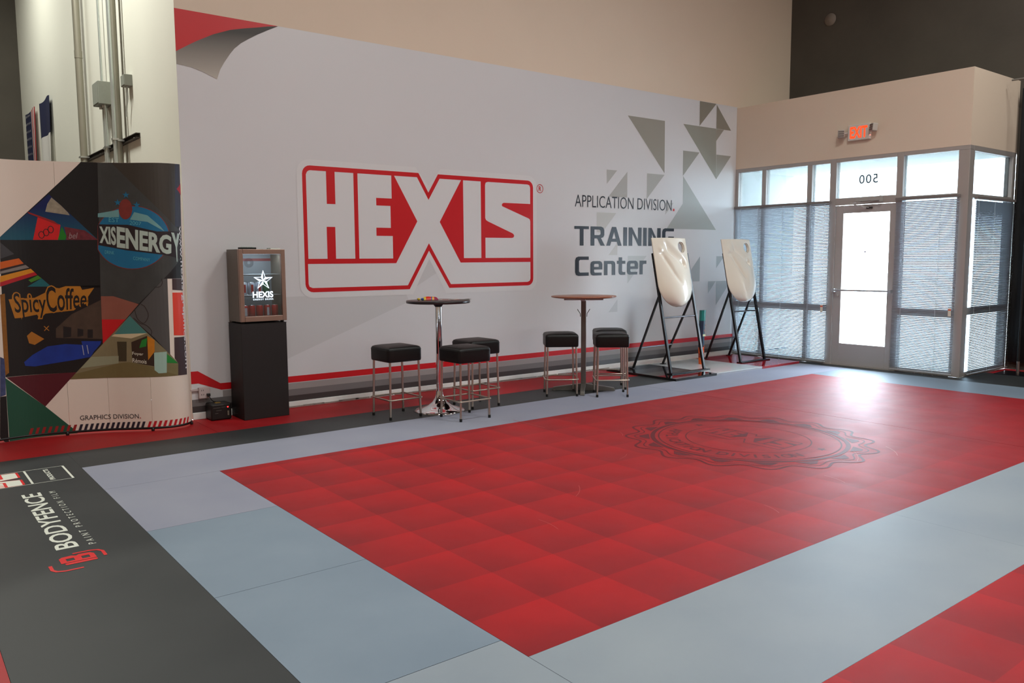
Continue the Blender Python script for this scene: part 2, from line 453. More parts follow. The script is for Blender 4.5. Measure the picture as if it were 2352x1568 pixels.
# long scuff marks
M_scuff = mat('pale_scuff', srgb(176, 84, 80), 0.6)
fxy = lambda u, v: (u, v, Zp)
def scuff(pts, w, m): Decal(fxy).shape(stroke2d(pts, w)).build('scuff_mark', m, floor)
scuff([(4.60, 5.42 - 0.02 * k + 0.012 * k * k) for k in range(8)], 0.006, M_scuff)
for (x, y, a, l) in [(3.4, 3.7, 0.5, 0.25), (4.3, 4.2, 0.2, 0.18), (5.6, 3.05, 0.35, 0.35), (6.0, 2.95, 0.5, 0.3), (3.1, 4.6, 0.1, 0.22), (2.9, 3.3, 1.2, 0.2), (4.1, 2.7, 0.9, 0.16), (5.0, 2.8, 1.0, 0.2), (4.9, 4.75, 0.7, 0.15)]:
    scuff([(x + l * t * math.cos(a + 0.25 * t), y + l * t * math.sin(a + 0.25 * t)) for t in (0, 0.25, 0.5, 0.75, 1)], 0.004, M_scuff)

# walls ---------------------------------------------------------------------
wb = MB().box(X0, WC + 0.2, WY, 17.0, 0, ZT)
wall_back = struct(wb.build('wall_back', [M_paint, M_side]))
for p in wall_back.data.polygons:
    if p.normal.x < -0.5: p.material_index = 1
wr = MB().box(WC, WC + 0.2, -6, CY, 0, ZT).box(WC, WC + 0.2, CY, WY, 2.82, ZT)
wall_right = struct(wr.build('wall_right', M_conc))
struct(MB().box(-6, X0, 17.0, 17.2, 0, ZT).build('wall_far', M_conc))
struct(MB().box(-6.2, -6, -6, 17, 0, ZT).build('wall_left', M_paint))
struct(MB().box(-6.2, WC + 0.2, -6.2, -6, 0, ZT).build('wall_front', M_paint))
struct(MB().box(-6.2, WC + 0.2, -6.2, 17.2, ZT, ZT + 0.2).build('ceiling', M_ceil))
wall_ent = struct(MB().box(WX, WC, CY, WY, 2.82, 3.73).build('wall_entrance', M_paint))
MB().lathe([(0.0, 0), (0.088, 0.0), (0.092, 0.004), (0.092, 0.012), (0.0, 0.012)], n=36).build('round_patch', mat('grey_patch', srgb(128, 118, 108), 0.8), wall_right)
rp = [o for o in COL.objects if o.name.startswith('round_patch')][0]
rp.location = (WC, 7.12, 5.10); rp.rotation_euler = (0, -math.pi / 2, 0)
MB().tube([(WC + 0.02, 6.0, 3.735), (WX + 0.3, 6.45, 3.742), (WX + 0.05, 6.5, 3.74)], 0.012).build('roof_cable', mat('dark_cable', srgb(70, 66, 60), 0.6), wall_ent)
struct(MB().box(X0, WX, WY - 0.014, WY, 0.0, 0.066).build('baseboard_back', M_base, None, bevel=0.004))
# crumbling sealant along the baseboard
mb = MB(); x = X0 + 0.9
while x < 7.6:
    l = random.uniform(0.1, 0.4); mb.box(x, x + l, WY - 0.022, WY - 0.012, 0.012, 0.012 + random.uniform(0.006, 0.016)); x += l * random.uniform(0.8, 1.1)
tr = struct(mb.build('trim_1', mat('old_sealant', srgb(150, 146, 138), 0.8)))

# outside ----------------------------------------------------------------------
struct(MB().box(WX + 0.02, 60, CY - 30, 40, -0.25, -0.02).build('ground_outside', M_pave))

struct(MB().box(WX + 0.101, WC + 0.2, WY - 0.012, WY, 0, 2.82).build('wall_facing_added', mat('added_white_facing', srgb(240, 242, 242), 0.8)))  # white facing added so the recess looks bright through the panes
struct(MB().box(WX + 0.101, WC + 0.2, CY + 0.101, WY - 0.012, 2.80, 2.819).build('soffit_facing_added', mat('added_white_facing', (1, 1, 1))))  # same added white facing, under the recess ceiling

# mural ---------------------------------------------------------------------------
kf = WY / 7.77
mz = lambda z: (z - 1.5) * kf + 1.5
def mur(off):
    return lambda x, z: (min(x * kf, WX - 0.002), WY - off, mz(z))
M_mural = mat('mural_film', srgb(209, 208, 210), 0.38, var=0.015, scale=2)
mural = Decal(mur(0.002)).poly(box2d(X0 / kf, WX / kf, 0.058, 3.735)).build('mural_film', M_mural, wall_back, 'pale grey printed wall film')
M_lred = mat('mural_red', srgb(196, 10, 22), 0.38)
M_halo = mat('mural_halo', srgb(215, 214, 215), 0.38)
M_tone1 = mat('mural_tone_light', srgb(198, 197, 198), 0.38)
g = Decal(mur(0.0025))
g.poly([(2.78, 1.128), (4.60, 1.128), (4.64, 1.03), (2.78, 0.345)]); g.poly([(4.91, 1.49), (5.0, 1.335), (4.73, 1.19)])
g.build('tone_print', M_tone1, wall_back)
# triangles of the background pattern, each its own print
tris = [([(8.06, 3.38), (8.795, 3.38), (8.80, 2.665)], (150, 147, 138)), ([(9.537, 3.732), (9.912, 3.732), (9.537, 3.38)], (134, 130, 119)),
        ([(9.92, 3.725), (10.27, 3.378), (9.92, 3.378)], (134, 130, 119)), ([(9.92, 3.375), (10.10, 3.375), (9.92, 3.195)], (146, 142, 132)),
        ([(9.185, 3.377), (9.918, 3.377), (9.94, 2.645)], (144, 144, 135)), ([(9.187, 3.006), (9.548, 3.006), (9.19, 2.652)], (152, 152, 145)),
        ([(9.935, 3.004), (10.28, 3.004), (9.94, 2.645)], (152, 152, 145)), ([(9.195, 2.65), (9.957, 1.90), (8.86, 1.90), (9.2, 2.262)], (162, 164, 160)),
        ([(7.676, 2.648), (7.865, 2.648), (7.676, 2.463)], (170, 168, 164)), ([(8.06, 2.643), (8.06, 2.30), (7.71, 2.30)], (170, 168, 164)),
        ([(8.445, 2.644), (8.80, 2.644), (8.445, 2.297)], (166, 165, 160)), ([(7.495, 2.088), (7.856, 2.088), (7.60, 1.83), (7.495, 1.83)], (186, 184, 180)),
        ([(8.826, 2.262), (9.0, 2.262), (8.826, 2.092)], (184, 182, 180)), ([(7.713, 1.532), (7.881, 1.70), (7.881, 1.532)], (190, 188, 186)),
        ([(8.08, 1.52), (8.455, 1.52), (8.08, 1.146)], (184, 186, 186)), ([(9.60, 1.51), (9.60, 1.143), (9.23, 1.143)], (160, 164, 166)),
        ([(9.98, 1.51), (10.17, 1.51), (9.98, 1.33)], (166, 170, 172)), ([(9.985, 1.138), (10.35, 1.138), (9.985, 0.772)], (164, 168, 170)),
        ([(9.797, 1.138), (9.978, 1.138), (9.797, 0.955)], (168, 172, 174)), ([(7.72, 0.77), (7.89, 0.94), (7.89, 0.77)], (192, 192, 194))]
for i, (P, c) in enumerate(tris):
    Decal(mur(0.0035)).poly(P).build('triangle_print', mat('mural_tri_%d_%d_%d' % c, srgb(*c), 0.38), wall_back)
# stripes along the foot of the wall
xe = WX / kf
d = Decal(mur(0.003)); d.poly([(X0 / kf, 0.345), (2.335, 0.345), (2.547, 0.264), (xe, 0.258), (xe, 0.318), (2.54, 0.328), (2.335, 0.462), (X0 / kf, 0.462)])
d.build('red_stripe', M_lred, wall_back)
for n, z0, z1, c in (('light_grey_stripe', 0.195, 0.258, (150, 144, 142)), ('mid_grey_stripe', 0.130, 0.195, (112, 108, 108)), ('dark_grey_stripe', 0.062, 0.130, (62, 58, 58))):
    Decal(mur(0.003)).poly([(2.56 if z0 > 0.19 else X0 / kf, z0), (xe, z0), (xe, z1), (2.56 if z0 > 0.19 else X0 / kf, z1)]).build(n, mat(n, srgb(*c), 0.38), wall_back)
# logo
d = Decal(mur(0.004)); hr = 0.06
R4 = lambda cx, cz, a0: [(cx + 0.14 * math.cos(math.radians(a0 + 18 * k)), cz + 0.14 * math.sin(math.radians(a0 + 18 * k))) for k in range(6)]
d.poly(R4(6.336, 2.354, 0) + [(5.075, 2.494), (4.91, 2.30), (4.75, 2.494)] + R4(3.512, 2.354, 90) + R4(3.512, 1.245, 180) + [(4.69, 1.105), (4.907, 1.50), (5.13, 1.105)] + R4(6.336, 1.245, 270))
d.build('logo_halo', M_halo, wall_back)
d = Decal(mur(0.005)); hexis_logo(d, lambda x, z: (x, z), 0)
d.shape(stroke2d([(6.526 + 0.05 * math.cos(k * math.pi / 16), 2.346 + 0.05 * math.sin(k * math.pi / 16)) for k in range(32)], 0.007, True))
d.text('R', 6.506, 6.548, 2.318, 2.374, bold=0.01)
d.build('logo', M_lred, wall_back, 'large red HEXIS logo')
M_ink = mat('mural_black', srgb(24, 28, 40), 0.38)
d = Decal(mur(0.005)); d.text('APPLICATION DIVISION', 7.108, 8.958, 2.148, 2.302, bold=-0.006)
d.build('lettering', M_ink, wall_back, 'thin black APPLICATION DIVISION lettering')
Decal(mur(0.005)).poly(box2d(8.985, 9.02, 2.148, 2.182)).build('red_full_stop', M_lred, wall_back)

# heavy squared lettering, drawn from strokes -------------------------------------
def squared(body, x0, x1, z0, zc, zx, dec):
    """bold squared capitals (height zc) and small letters (height zx) fitted between x0 and x1"""
    G = {}
    def ra(l, h, r=0.16): return None
    # glyphs in units: width w, capitals 1 high, x-height .76, as filled polygons (outer, holes)
    t, s = 0.20, 0.22
    G['T'] = (0.84, [([(0, 1), (0.84, 1), (0.84, 1 - t + 0.05), (0.53, 1 - t + 0.05), (0.53, 0), (0.31, 0), (0.31, 1 - t + 0.05), (0, 1 - t + 0.05)], [])])
    G['R'] = (0.84, [([(0, 0), (0, 1), (0.62, 1), (0.76, 0.95), (0.82, 0.82), (0.82, 0.56), (0.76, 0.44), (0.62, 0.40), (0.86, 0), (0.60, 0), (0.40, 0.38), (0.23, 0.38), (0.23, 0)], [[(0.23, 0.55), (0.52, 0.55), (0.59, 0.60), (0.59, 0.78), (0.52, 0.84), (0.23, 0.84)]])])
    G['A'] = (0.96, [([(0, 0), (0.35, 1), (0.61, 1), (0.96, 0), (0.72, 0), (0.65, 0.21), (0.31, 0.21), (0.24, 0)], [[(0.37, 0.37), (0.59, 0.37), (0.48, 0.74)]])])
    G['I'] = (0.24, [([(0, 0), (0.24, 0), (0.24, 1), (0, 1)], [])])
    G['N'] = (0.84, [([(0, 0), (0, 1), (0.22, 1), (0.60, 0.34), (0.60, 1), (0.84, 1), (0.84, 0), (0.62, 0), (0.24, 0.66), (0.24, 0)], [])])
    G['G'] = (0.84, [([(0.18, 0), (0.05, 0.06), (0, 0.2), (0, 0.8), (0.05, 0.94), (0.18, 1), (0.82, 1), (0.82, 0.84), (0.28, 0.84), (0.23, 0.78), (0.23, 0.22), (0.28, 0.16), (0.60, 0.16), (0.60, 0.38), (0.42, 0.38), (0.42, 0.54), (0.82, 0.54), (0.82, 0)], [])])
    G['C'] = (0.80, [([(0.18, 0), (0.05, 0.06), (0, 0.2), (0, 0.8), (0.05, 0.94), (0.18, 1), (0.80, 1), (0.80, 0.83), (0.29, 0.83), (0.23, 0.77), (0.23, 0.23), (0.29, 0.17), (0.80, 0.17), (0.80, 0)], [])])
    x = 0.76
    G['e'] = (0.72, [([(0.15, 0), (0.04, 0.05), (0, 0.16), (0, 0.60), (0.04, 0.71), (0.15, x), (0.56, x), (0.67, 0.71), (0.72, 0.60), (0.72, 0.31), (0.22, 0.31), (0.22, 0.20), (0.27, 0.15), (0.68, 0.15), (0.68, 0)], [[(0.22, 0.45), (0.50, 0.45), (0.50, 0.57), (0.46, 0.61), (0.26, 0.61), (0.22, 0.57)]])])
    G['n'] = (0.70, [([(0, 0), (0, x), (0.54, x), (0.66, 0.71), (0.70, 0.60), (0.70, 0), (0.48, 0), (0.48, 0.55), (0.44, 0.60), (0.22, 0.60), (0.22, 0)], [])])
    G['t'] = (0.54, [([(0.24, 0), (0.14, 0.05), (0.11, 0.16), (0.11, 0.60), (0, 0.60), (0, x), (0.11, x), (0.11, 0.95), (0.33, 0.95), (0.33, x), (0.54, x), (0.54, 0.60), (0.33, 0.60), (0.33, 0.20), (0.38, 0.15), (0.54, 0.15), (0.54, 0)], [])])
    G['r'] = (0.46, [([(0, 0), (0, x), (0.46, x), (0.46, 0.58), (0.28, 0.58), (0.22, 0.53), (0.22, 0)], [])])
    gap = 0.10
    tot = sum(G[c][0] for c in body) + gap * (len(body) - 1)
    k = (x1 - x0) / tot; cx = x0
    for c in body:
        w, polys = G[c]
        for outer, holes in polys:
            f = lambda p: (cx + p[0] * k, z0 + p[1] * zc)
            dec.poly([f(p) for p in outer], [[f(p) for p in h] for h in holes])
        cx += (w + gap) * k
d = Decal(mur(0.005)); squared('TRAINING', 7.10, 9.02, 1.656, 0.248, 0.2, d); squared('Center', 7.113, 8.45, 1.266, 0.248, 0.2, d)
d.build('lettering', M_ink, wall_back, 'heavy black TRAINING Center lettering')
# printed page curl in the upper corner
Decal(mur(0.004)).poly([(X0 / kf, 3.735), (3.235, 3.735), (3.13, 3.715), (3.032, 3.69), (2.9, 3.66), (2.766, 3.624), (2.61, 3.56), (2.457, 3.477), (2.38, 3.43), (X0 / kf, 3.36)]).build('page_curl_red', M_lred, wall_back)
M_curl = grad_mat('page_curl_grey', srgb(52, 46, 42), srgb(176, 168, 158), (2.62, WY, 3.60), (2.66, WY, 3.19))
d = Decal(mur(0.0045)); d.poly([(3.235, 3.735), (3.13, 3.715), (3.032, 3.69), (2.9, 3.66), (2.766, 3.624), (2.61, 3.56), (2.457, 3.477), (2.38, 3.43), (X0 / kf, 3.36), (X0 / kf, 3.25), (2.397, 3.238), (2.494, 3.212), (2.628, 3.160), (2.66, 3.25), (2.70, 3.32), (2.756, 3.403), (2.80, 3.46), (2.866, 3.52), (2.94, 3.57), (3.029, 3.625), (3.13, 3.68)])
d.build('page_curl_grey', M_curl, wall_back)

# entrance glazing ---------------------------------------------------------------------
M_pane = glass_mat('clear_glass')
M_dim = glass_mat('dimming_glass', (0.53, 0.58, 0.61)); M_dim_top = glass_mat('dimming_transom_glass', (0.40, 0.42, 0.425))  # tints added to hold down the daylight behind blinds and transoms
FD = 0.10
def bar(mb, y0, y1, z0, z1, x0=WX, x1=WX + FD): return mb.box(x0, x1, y0, y1, z0, z1)
w1 = bpy.data.objects.new('window_1', None); COL.objects.link(w1); struct(w1); w1.location = (WX, 7.0, 0)
def child(mb, name, m, parent, **k):
    o = mb.build(name, m, parent, **k); o.matrix_parent_inverse = Matrix.Translation(-Vector(parent.location)); return o
ZH, ZB, ZR = 2.768, 2.256, 0.78
yl, ym1, ym2, yd1 = (7.745, 7.80), (7.26, 7.33), (6.51, 6.585), (6.144, 6.236)
for y0, y1 in (yl, ym1, ym2): child(bar(MB(), y0, y1, 0, ZH), 'mullion', M_alu, w1, bevel=0.004)
child(bar(MB(), yd1[1], 7.80, ZH, 2.82), 'head_rail', M_alu, w1, bevel=0.004)
for a, b in ((ym1[1], yl[0]), (ym2[1], ym1[0]), (yd1[1], ym2[0])):
    child(bar(MB(), a, b, ZB - 0.05, ZB), 'transom_rail', M_alu, w1); child(bar(MB(), a, b, ZR - 0.04, ZR + 0.05), 'mid_rail', M_alu, w1)
    child(bar(MB(), a, b, 0.0, 0.06), 'sill_rail', M_alu, w1)
    for z0, z1 in ((ZB, ZH), (ZR + 0.05, ZB - 0.05), (0.06, ZR - 0.04)): child(bar(MB(), a, b, z0, z1, WX + 0.045, WX + 0.053), 'pane', M_dim_top if z0 > 2 else M_dim, w1)
w2 = bpy.data.objects.new('window_2', None); COL.objects.link(w2); struct(w2); w2.location = (WX, 4.9, 0)
yd2, yp = (5.222, 5.308), (CY, 4.552)
child(bar(MB(), yp[0], yp[1], 0, ZH, WX, WX + 0.13), 'corner_post', M_alu, w2, bevel=0.004)
child(bar(MB(), CY, yd2[0], ZH, 2.82), 'head_rail', M_alu, w2, bevel=0.004)
a, b = yp[1], yd2[0]
child(bar(MB(), a, b, ZB - 0.05, ZB), 'transom_rail', M_alu, w2); child(bar(MB(), a, b, ZR - 0.04, ZR + 0.05), 'mid_rail', M_alu, w2); child(bar(MB(), a, b, 0, 0.06), 'sill_rail', M_alu, w2)
for z0, z1 in ((ZB, ZH), (ZR + 0.05, ZB - 0.05), (0.06, ZR - 0.04)): child(bar(MB(), a, b, z0, z1, WX + 0.045, WX + 0.053), 'pane', M_dim_top if z0 > 2 else M_dim, w2)
# side bay, seen beyond the corner
w3 = bpy.data.objects.new('window_3', None); COL.objects.link(w3); struct(w3); w3.location = (11.1, CY, 0)
sx0, sx1 = WX + 0.13, WC - 0.09
child(MB().box(sx1, WC, CY, CY + FD, 0, ZH), 'mullion', M_alu, w3, bevel=0.004)
child(MB().box(WX + 0.1, WC, CY, CY + FD, ZH - 0.01, 2.82), 'head_rail', M_alu, w3, bevel=0.004)
child(MB().box(sx0, sx1, CY, CY + FD, ZB - 0.06, ZB - 0.01), 'transom_rail', M_alu, w3); child(MB().box(sx0, sx1, CY, CY + FD, ZR - 0.01, ZR + 0.08), 'mid_rail', M_alu, w3); child(MB().box(sx0, sx1, CY, CY + FD, 0, 0.06), 'sill_rail', M_alu, w3)
for z0, z1 in ((ZB - 0.01, ZH - 0.01), (ZR + 0.08, ZB - 0.06), (0.06, ZR - 0.01)): child(MB().box(sx0, sx1, CY + 0.045, CY + 0.053, z0, z1), 'pane', M_dim_top if z0 > 2 else M_dim, w3)
# pane above the door with the street number, read from outside
w4 = bpy.data.objects.new('window_4', None); COL.objects.link(w4); struct(w4); w4.location = (WX, 5.7, 2.5)
child(bar(MB(), yd2[1], yd1[0], ZH, 2.82), 'head_rail', M_alu, w4, bevel=0.004); child(bar(MB(), yd2[1], yd1[0], 2.19, 2.285), 'transom_rail', M_alu, w4, bevel=0.004)
child(bar(MB(), yd2[1], yd1[0], 2.285, ZH, WX + 0.045, WX + 0.053), 'pane', M_dim_top, w4)
d = Decal(lambda u, v: (WX + 0.043, u, v)); d.text('500', 5.575, 5.838, 2.46, 2.58, bold=0.012, space=1.1)
o = d.build('street_number', mat('grey_film', srgb(86, 110, 124), 0.5), w4, 'mirrored 500 on the glass'); o.matrix_parent_inverse = Matrix.Translation(-Vector(w4.location))
# the door
dr = bpy.data.objects.new('door_1', None); COL.objects.link(dr); struct(dr); dr.location = (WX, 5.72, 0)
for y0, y1 in (yd1, yd2): child(bar(MB(), y0, y1, 0, 2.82), 'jamb', M_alu, dr, bevel=0.004)
dy0, dy1 = yd2[1] + 0.004, yd1[0] - 0.004
gy0, gy1, gz0, gz1 = 5.385, 6.03, 0.305, 2.078
M_door = mat('door_aluminium', srgb(182, 178, 176), 0.45, metal=0.25)
child(bar(MB(), dy0, gy0, 0.012, 2.184, WX + 0.02, WX + 0.065), 'stile', M_door, dr, bevel=0.004); child(bar(MB(), gy1, dy1, 0.012, 2.184, WX + 0.02, WX + 0.065), 'stile', M_door, dr, bevel=0.004)
child(bar(MB(), gy0, gy1, gz1, 2.184, WX + 0.02, WX + 0.065), 'top_rail', M_door, dr, bevel=0.004); child(bar(MB(), gy0, gy1, 0.012, gz0, WX + 0.02, WX + 0.065), 'bottom_rail', M_door, dr, bevel=0.004)
child(bar(MB(), gy0, gy1, gz0, gz1, WX + 0.04, WX + 0.046), 'pane', M_pane, dr)
child(MB().tube([(WX - 0.05, 5.30, 1.04), (WX - 0.05, 6.11, 1.036)], 0.013).box(WX - 0.062, WX + 0.02, 5.295, 5.335, 1.015, 1.06).box(WX - 0.062, WX + 0.02, 6.085, 6.125, 1.012, 1.058), 'push_bar', mat('brushed_bar', srgb(190, 195, 200), 0.3, metal=0.8), dr)
child(MB().lathe([(0, 0), (0.02, 0), (0.02, 0.012), (0.012, 0.016), (0, 0.016)], n=20), 'lock_cylinder', M_alu, dr)
lk = [c for c in dr.children if c.name.startswith('lock')][0]; lk.matrix_parent_inverse = Matrix(); lk.location = (0.02, 6.08 - 5.72, 0.955); lk.rotation_euler = (0, -math.pi / 2, 0)
child(MB().box(WX - 0.05, WX, 5.48, 5.83, 2.225, 2.275).box(WX - 0.055, WX, 5.475, 5.50, 2.205, 2.285), 'door_closer', mat('closer_grey', srgb(178, 176, 172), 0.4, metal=0.4), dr, bevel=0.004)
child(MB().beam((WX - 0.04, 5.62, 2.21), (WX - 0.16, 5.86, 2.20), 0.022, 0.008).beam((WX - 0.16, 5.86, 2.195), (WX - 0.01, 5.66, 2.14), 0.022, 0.008), 'closer_arm', mat('closer_arm', srgb(205, 205, 205), 0.25, metal=0.7), dr)
child(MB().box(WX + 0.0, WX + 0.02, 5.62, 5.70, 2.125, 2.15), 'closer_foot', mat('closer_foot', srgb(60, 56, 56), 0.5), dr)
child(MB().box(WX - 0.03, WX + 0.1, yd2[0], yd1[1], 0.0, 0.012), 'threshold', M_alu, dr)
child(MB().tube([(WX + 0.036, 5.715, 1.555), (WX + 0.046, 5.715, 1.555)], 0.011, n=12), 'peep_mark', mat('peep_mark', srgb(80, 60, 110), 0.6), dr)
for z in (0.35, 1.7): child(MB().box(WX - 0.006, WX + 0.01, yd1[0] - 0.012, yd1[0] + 0.006, z, z + 0.06), 'hinge', M_alu, dr)

# ================================================================== THINGS
def at(o, parent):
    o.matrix_parent_inverse = Matrix.Translation(-Vector(parent.location)); return o

# ceiling lamps --------------------------------------------------------------------------
M_house = mat('lamp_housing', srgb(210, 210, 208), 0.5)
names = ['above the charcoal strip near the camera', 'above the middle of the red floor', 'above the red floor near the concrete wall', 'behind the camera on the left', 'behind the camera on the right', 'over the passage behind the curved display', 'at the far end of the passage with the flags']
for (x, y, pw, c), nm in zip(LAMPS, names):
    t = thing('ceiling_lamp', 'long white ceiling lamp ' + nm, 'lamp', (x, y, 6.7))
    MB().box(-0.62, 0.62, -0.19, 0.19, 0.02, 0.12).build('housing', M_house, t, bevel=0.02)
    MB().box(-0.6, 0.6, -0.17, 0.17, 0.0, 0.02).build('diffuser', mat('lamp_diffuser', (0.9, 0.9, 0.9), 0.6, emit=(1, 0.95, 0.88), estr=2.0), t)
    for sx in (-0.4, 0.4): MB().tube([(sx, 0, 0.12), (sx, 0, 0.3)], 0.006, n=6).build('hanger', M_house, t)
    la = bpy.data.lights.new('lamp_light', 'AREA'); la.shape = 'RECTANGLE'; la.size = 1.2; la.size_y = 0.34; la.energy = pw; la.color = c
    lo = bpy.data.objects.new('lamp_light', la); COL.objects.link(lo); lo.parent = t; lo.location = (0, 0, -0.012)

# blinds ------------------------------------------------------------------------------------
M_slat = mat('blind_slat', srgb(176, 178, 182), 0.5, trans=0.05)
M_slat_shaded = mat('shaded_blind_slat', srgb(120, 122, 128), 0.5, trans=0.02)  # darker slat copy: the weaker light round the corner is put into its colour
M_rail_backlit = mat('backlit_blind_rail', srgb(120, 114, 112), 0.5)  # grey holds the shade of a rail seen against the daylight
M_cord = mat('blind_cord', srgb(228, 232, 234), 0.7, trans=0.5)
M_tagw = mat('tag_white', srgb(232, 226, 210), 0.6)
M_tagr = mat('tag_red', srgb(222, 70, 36), 0.6)
def blind(label, loc, rz, L, z1, cords, m, tilt, tagpos, tagside):
    """venetian blind along local x, hanging at local y = 0; the room is at local -y"""
    t = thing('venetian_blind', label, 'blind', loc, rz)
    MB().box(0, L, -0.022, 0.018, z1 - 0.035, z1).build('headrail', M_rail_backlit, t, bevel=0.003)
    MB().box(0.004, L - 0.004, -0.014, 0.012, 0.022, 0.036).build('bottom_rail', M_slat if m is M_slat else M_rail_backlit, t, bevel=0.003)
    sm = None; z = 0.055; w = 0.0255
    ca, sa = math.cos(tilt), math.sin(tilt)
    while z < z1 - 0.045:
        if sm is None:
            mb = MB(); prof = [(-w / 2, 0.0), (0.0, 0.0016), (w / 2, 0.0)]
            P = [(y * ca - q * sa, -y * sa + q * ca) for y, q in prof]   # room edge (-y) raised
            vs = [(xx, a, b) for xx in (0.004, L - 0.004) for a, b in P]
            mb.add(vs, [(0, 1, 4, 3), (1, 2, 5, 4)], 0, True)
            o = mb.build('slat', m, t); sm = o.data
        else:
            o = bpy.data.objects.new('slat', sm); COL.objects.link(o); o.parent = t
        o.location.z = z; z += 0.0208
    for c in cords:
        MB().box(c - 0.0025, c + 0.0025, -0.0165, -0.015, 0.03, z1 - 0.03).build('ladder_cord', M_cord, t)
        MB().box(c - 0.0025, c + 0.0025, 0.012, 0.0135, 0.03, z1 - 0.03).build('ladder_cord', M_cord, t)
    x, zt = tagpos
    g = MB().box(x - 0.018, x + 0.018, -0.030, -0.028, zt - 0.105, zt).build('warning_tag', M_tagw, t)
    MB().box(x - 0.019, x + 0.019, -0.0315, -0.0275, zt - 0.032, zt - 0.018).build('red_band', M_tagr, g)
    MB().tube([(x, -0.029, zt), (x, -0.026, z1 - 0.04)], 0.0018, n=5).build('pull_cord', M_cord, t)
    return t
TILT = math.radians(47)
blind('wide white venetian blind left of the glass door, beside the mural wall', (WX - 0.032, 7.775, 0), -math.pi / 2, 1.57, 2.256, (0.11, 0.42, 0.84, 1.28), M_slat, TILT, (1.51, 0.83), 1)
blind('narrow white venetian blind right of the glass door', (WX - 0.032, 5.285, 0), -math.pi / 2, 0.785, 2.24, (0.12, 0.56), M_slat, TILT, (0.74, 0.86), 1)
blind('shade-darkened venetian blind round the corner next to the black curtain', (WX + 0.14, CY - 0.032, 0), 0.0, 1.19, 2.215, (0.06, 0.52, 1.09), M_slat_shaded, TILT, (1.155, 0.83), 1)

# exit sign ---------------------------------------------------------------------------------
ex = thing('exit_sign', 'white exit sign with glowing red letters and two lamp heads above the door', 'sign', (WX, 5.82, 3.03))
MB().box(-0.05, 0, -0.155, 0.15, 0, 0.205).build('housing', mat('sign_white', srgb(214, 206, 196), 0.5), ex, bevel=0.006)
d = Decal(lambda u, v: (-0.0515, -u, v)); d.text('EXIT', -0.118, 0.122, 0.028, 0.178, bold=0.03)
d.build('letters', mat('exit_letters', srgb(255, 40, 10), 0.5, emit=(1.0, 0.06, 0.01), estr=1.6), ex, 'glowing red EXIT letters')
M_lh = mat('lamp_head_grey', srgb(176, 168, 160), 0.5); M_lf = mat('lamp_head_lens', srgb(96, 82, 74), 0.5)
for s, tilt in ((1, 0.5), (-1, -0.3)):
    MB().tube([(-0.03, s * 0.15, 0.11), (-0.06, s * 0.19, 0.10)], 0.014, n=8).build('lamp_arm', M_lh, ex)
    hd = MB().box(-0.035, 0.035, -0.042, 0.042, -0.05, 0.05).build('lamp_head', M_lh, ex, bevel=0.008)
    hd.location = (-0.085, s * 0.225, 0.135 if s < 0 else 0.10); hd.rotation_euler = (0, 0.1, s * 0.55)
    for k in range(3): MB().box(-0.0385, -0.0352, -0.036, 0.036, -0.04 + 0.028 * k, -0.02 + 0.028 * k).build('lens', M_lf, hd)
MB().lathe([(0, 0), (0.01, 0), (0.01, 0.006), (0, 0.006)], n=12).build('test_button', mat('pink_led', srgb(255, 150, 130), 0.4, emit=(1, 0.3, 0.25), estr=1.5), ex)
[c for c in ex.children if c.name.startswith('test')][0].location = (-0.045, -0.16, 0.045)

# conduits, boxes and flags on the side wall ----------------------------------------------------
M_pipe = mat('grey_conduit', srgb(150, 146, 132), 0.4, metal=0.4); M_gal = mat('galvanised_conduit', srgb(196, 204, 200), 0.3, metal=0.6)
M_box = mat('grey_box', srgb(140, 144, 134), 0.6, var=0.08, scale=30); M_strut = mat('dark_strut', srgb(64, 58, 52), 0.5, metal=0.3)
M_clip = mat('bright_clip', srgb(200, 200, 196), 0.3, metal=0.8)
def conduit(y, r, m, label, z0=0.0, z1=ZT - 0.01, off=0.045, coup=()):
    t = thing('conduit', label, 'pipe', (X0 - off - r, y, z0), 0, 'conduits on the side wall')
    MB().tube([(0, 0, 0), (0, 0, z1 - z0)], r, n=14).build('pipe', m, t)
    for zc in coup: MB().lathe([(r + 0.004, zc - z0), (r + 0.004, zc - z0 + 0.09)], n=14).build('coupling', m, t)
    MB().beam((-0.0, -r - 0.012, 2.79 - z0), (0.0, r + 0.012, 2.79 - z0), 2 * r + 0.02, 0.02).build('clamp', M_clip, t) if z0 < 2.7 else None
    return t
conduit(11.52, 0.042, M_pipe, 'thick grey conduit farthest from the mural corner', coup=(4.0,))
conduit(10.47, 0.013, M_gal, 'thin bright conduit running into the top of the large junction box', z0=3.515)
conduit(10.47, 0.013, M_gal, 'thin bright conduit leaving the large junction box, farther of the two', z1=3.255)
conduit(10.335, 0.020, M_gal, 'bright conduit leaving the large junction box, nearer of the two', z1=3.255)
conduit(9.90, 0.022, M_strut, 'dark slim conduit beside the thick one', coup=(3.15,))
conduit(9.72, 0.042, M_pipe, 'thick grey conduit nearest to the small junction box')
conduit(9.62, 0.020, M_gal, 'bright slim conduit in front of the small junction box', off=0.12)
jb = thing('junction_box', 'large grey electrical junction box between the thick conduits', 'electrical box', (X0 - 0.075, 10.39, 3.26))
MB().box(-0.075, 0.075, -0.14, 0.14, 0, 0.25).build('body', M_box, jb, bevel=0.004)
MB().box(-0.079, -0.075, -0.13, 0.13, 0.012, 0.238).build('cover', M_box, jb)
for dy in (-0.055, 0.08): MB().lathe([(0.026, -0.03), (0.026, 0.0)], n=12, cy=dy).build('connector', M_clip, jb)
jb2 = thing('junction_box', 'small grey junction box nearest to the mural corner', 'electrical box', (X0 - 0.04, 9.425, 3.32))
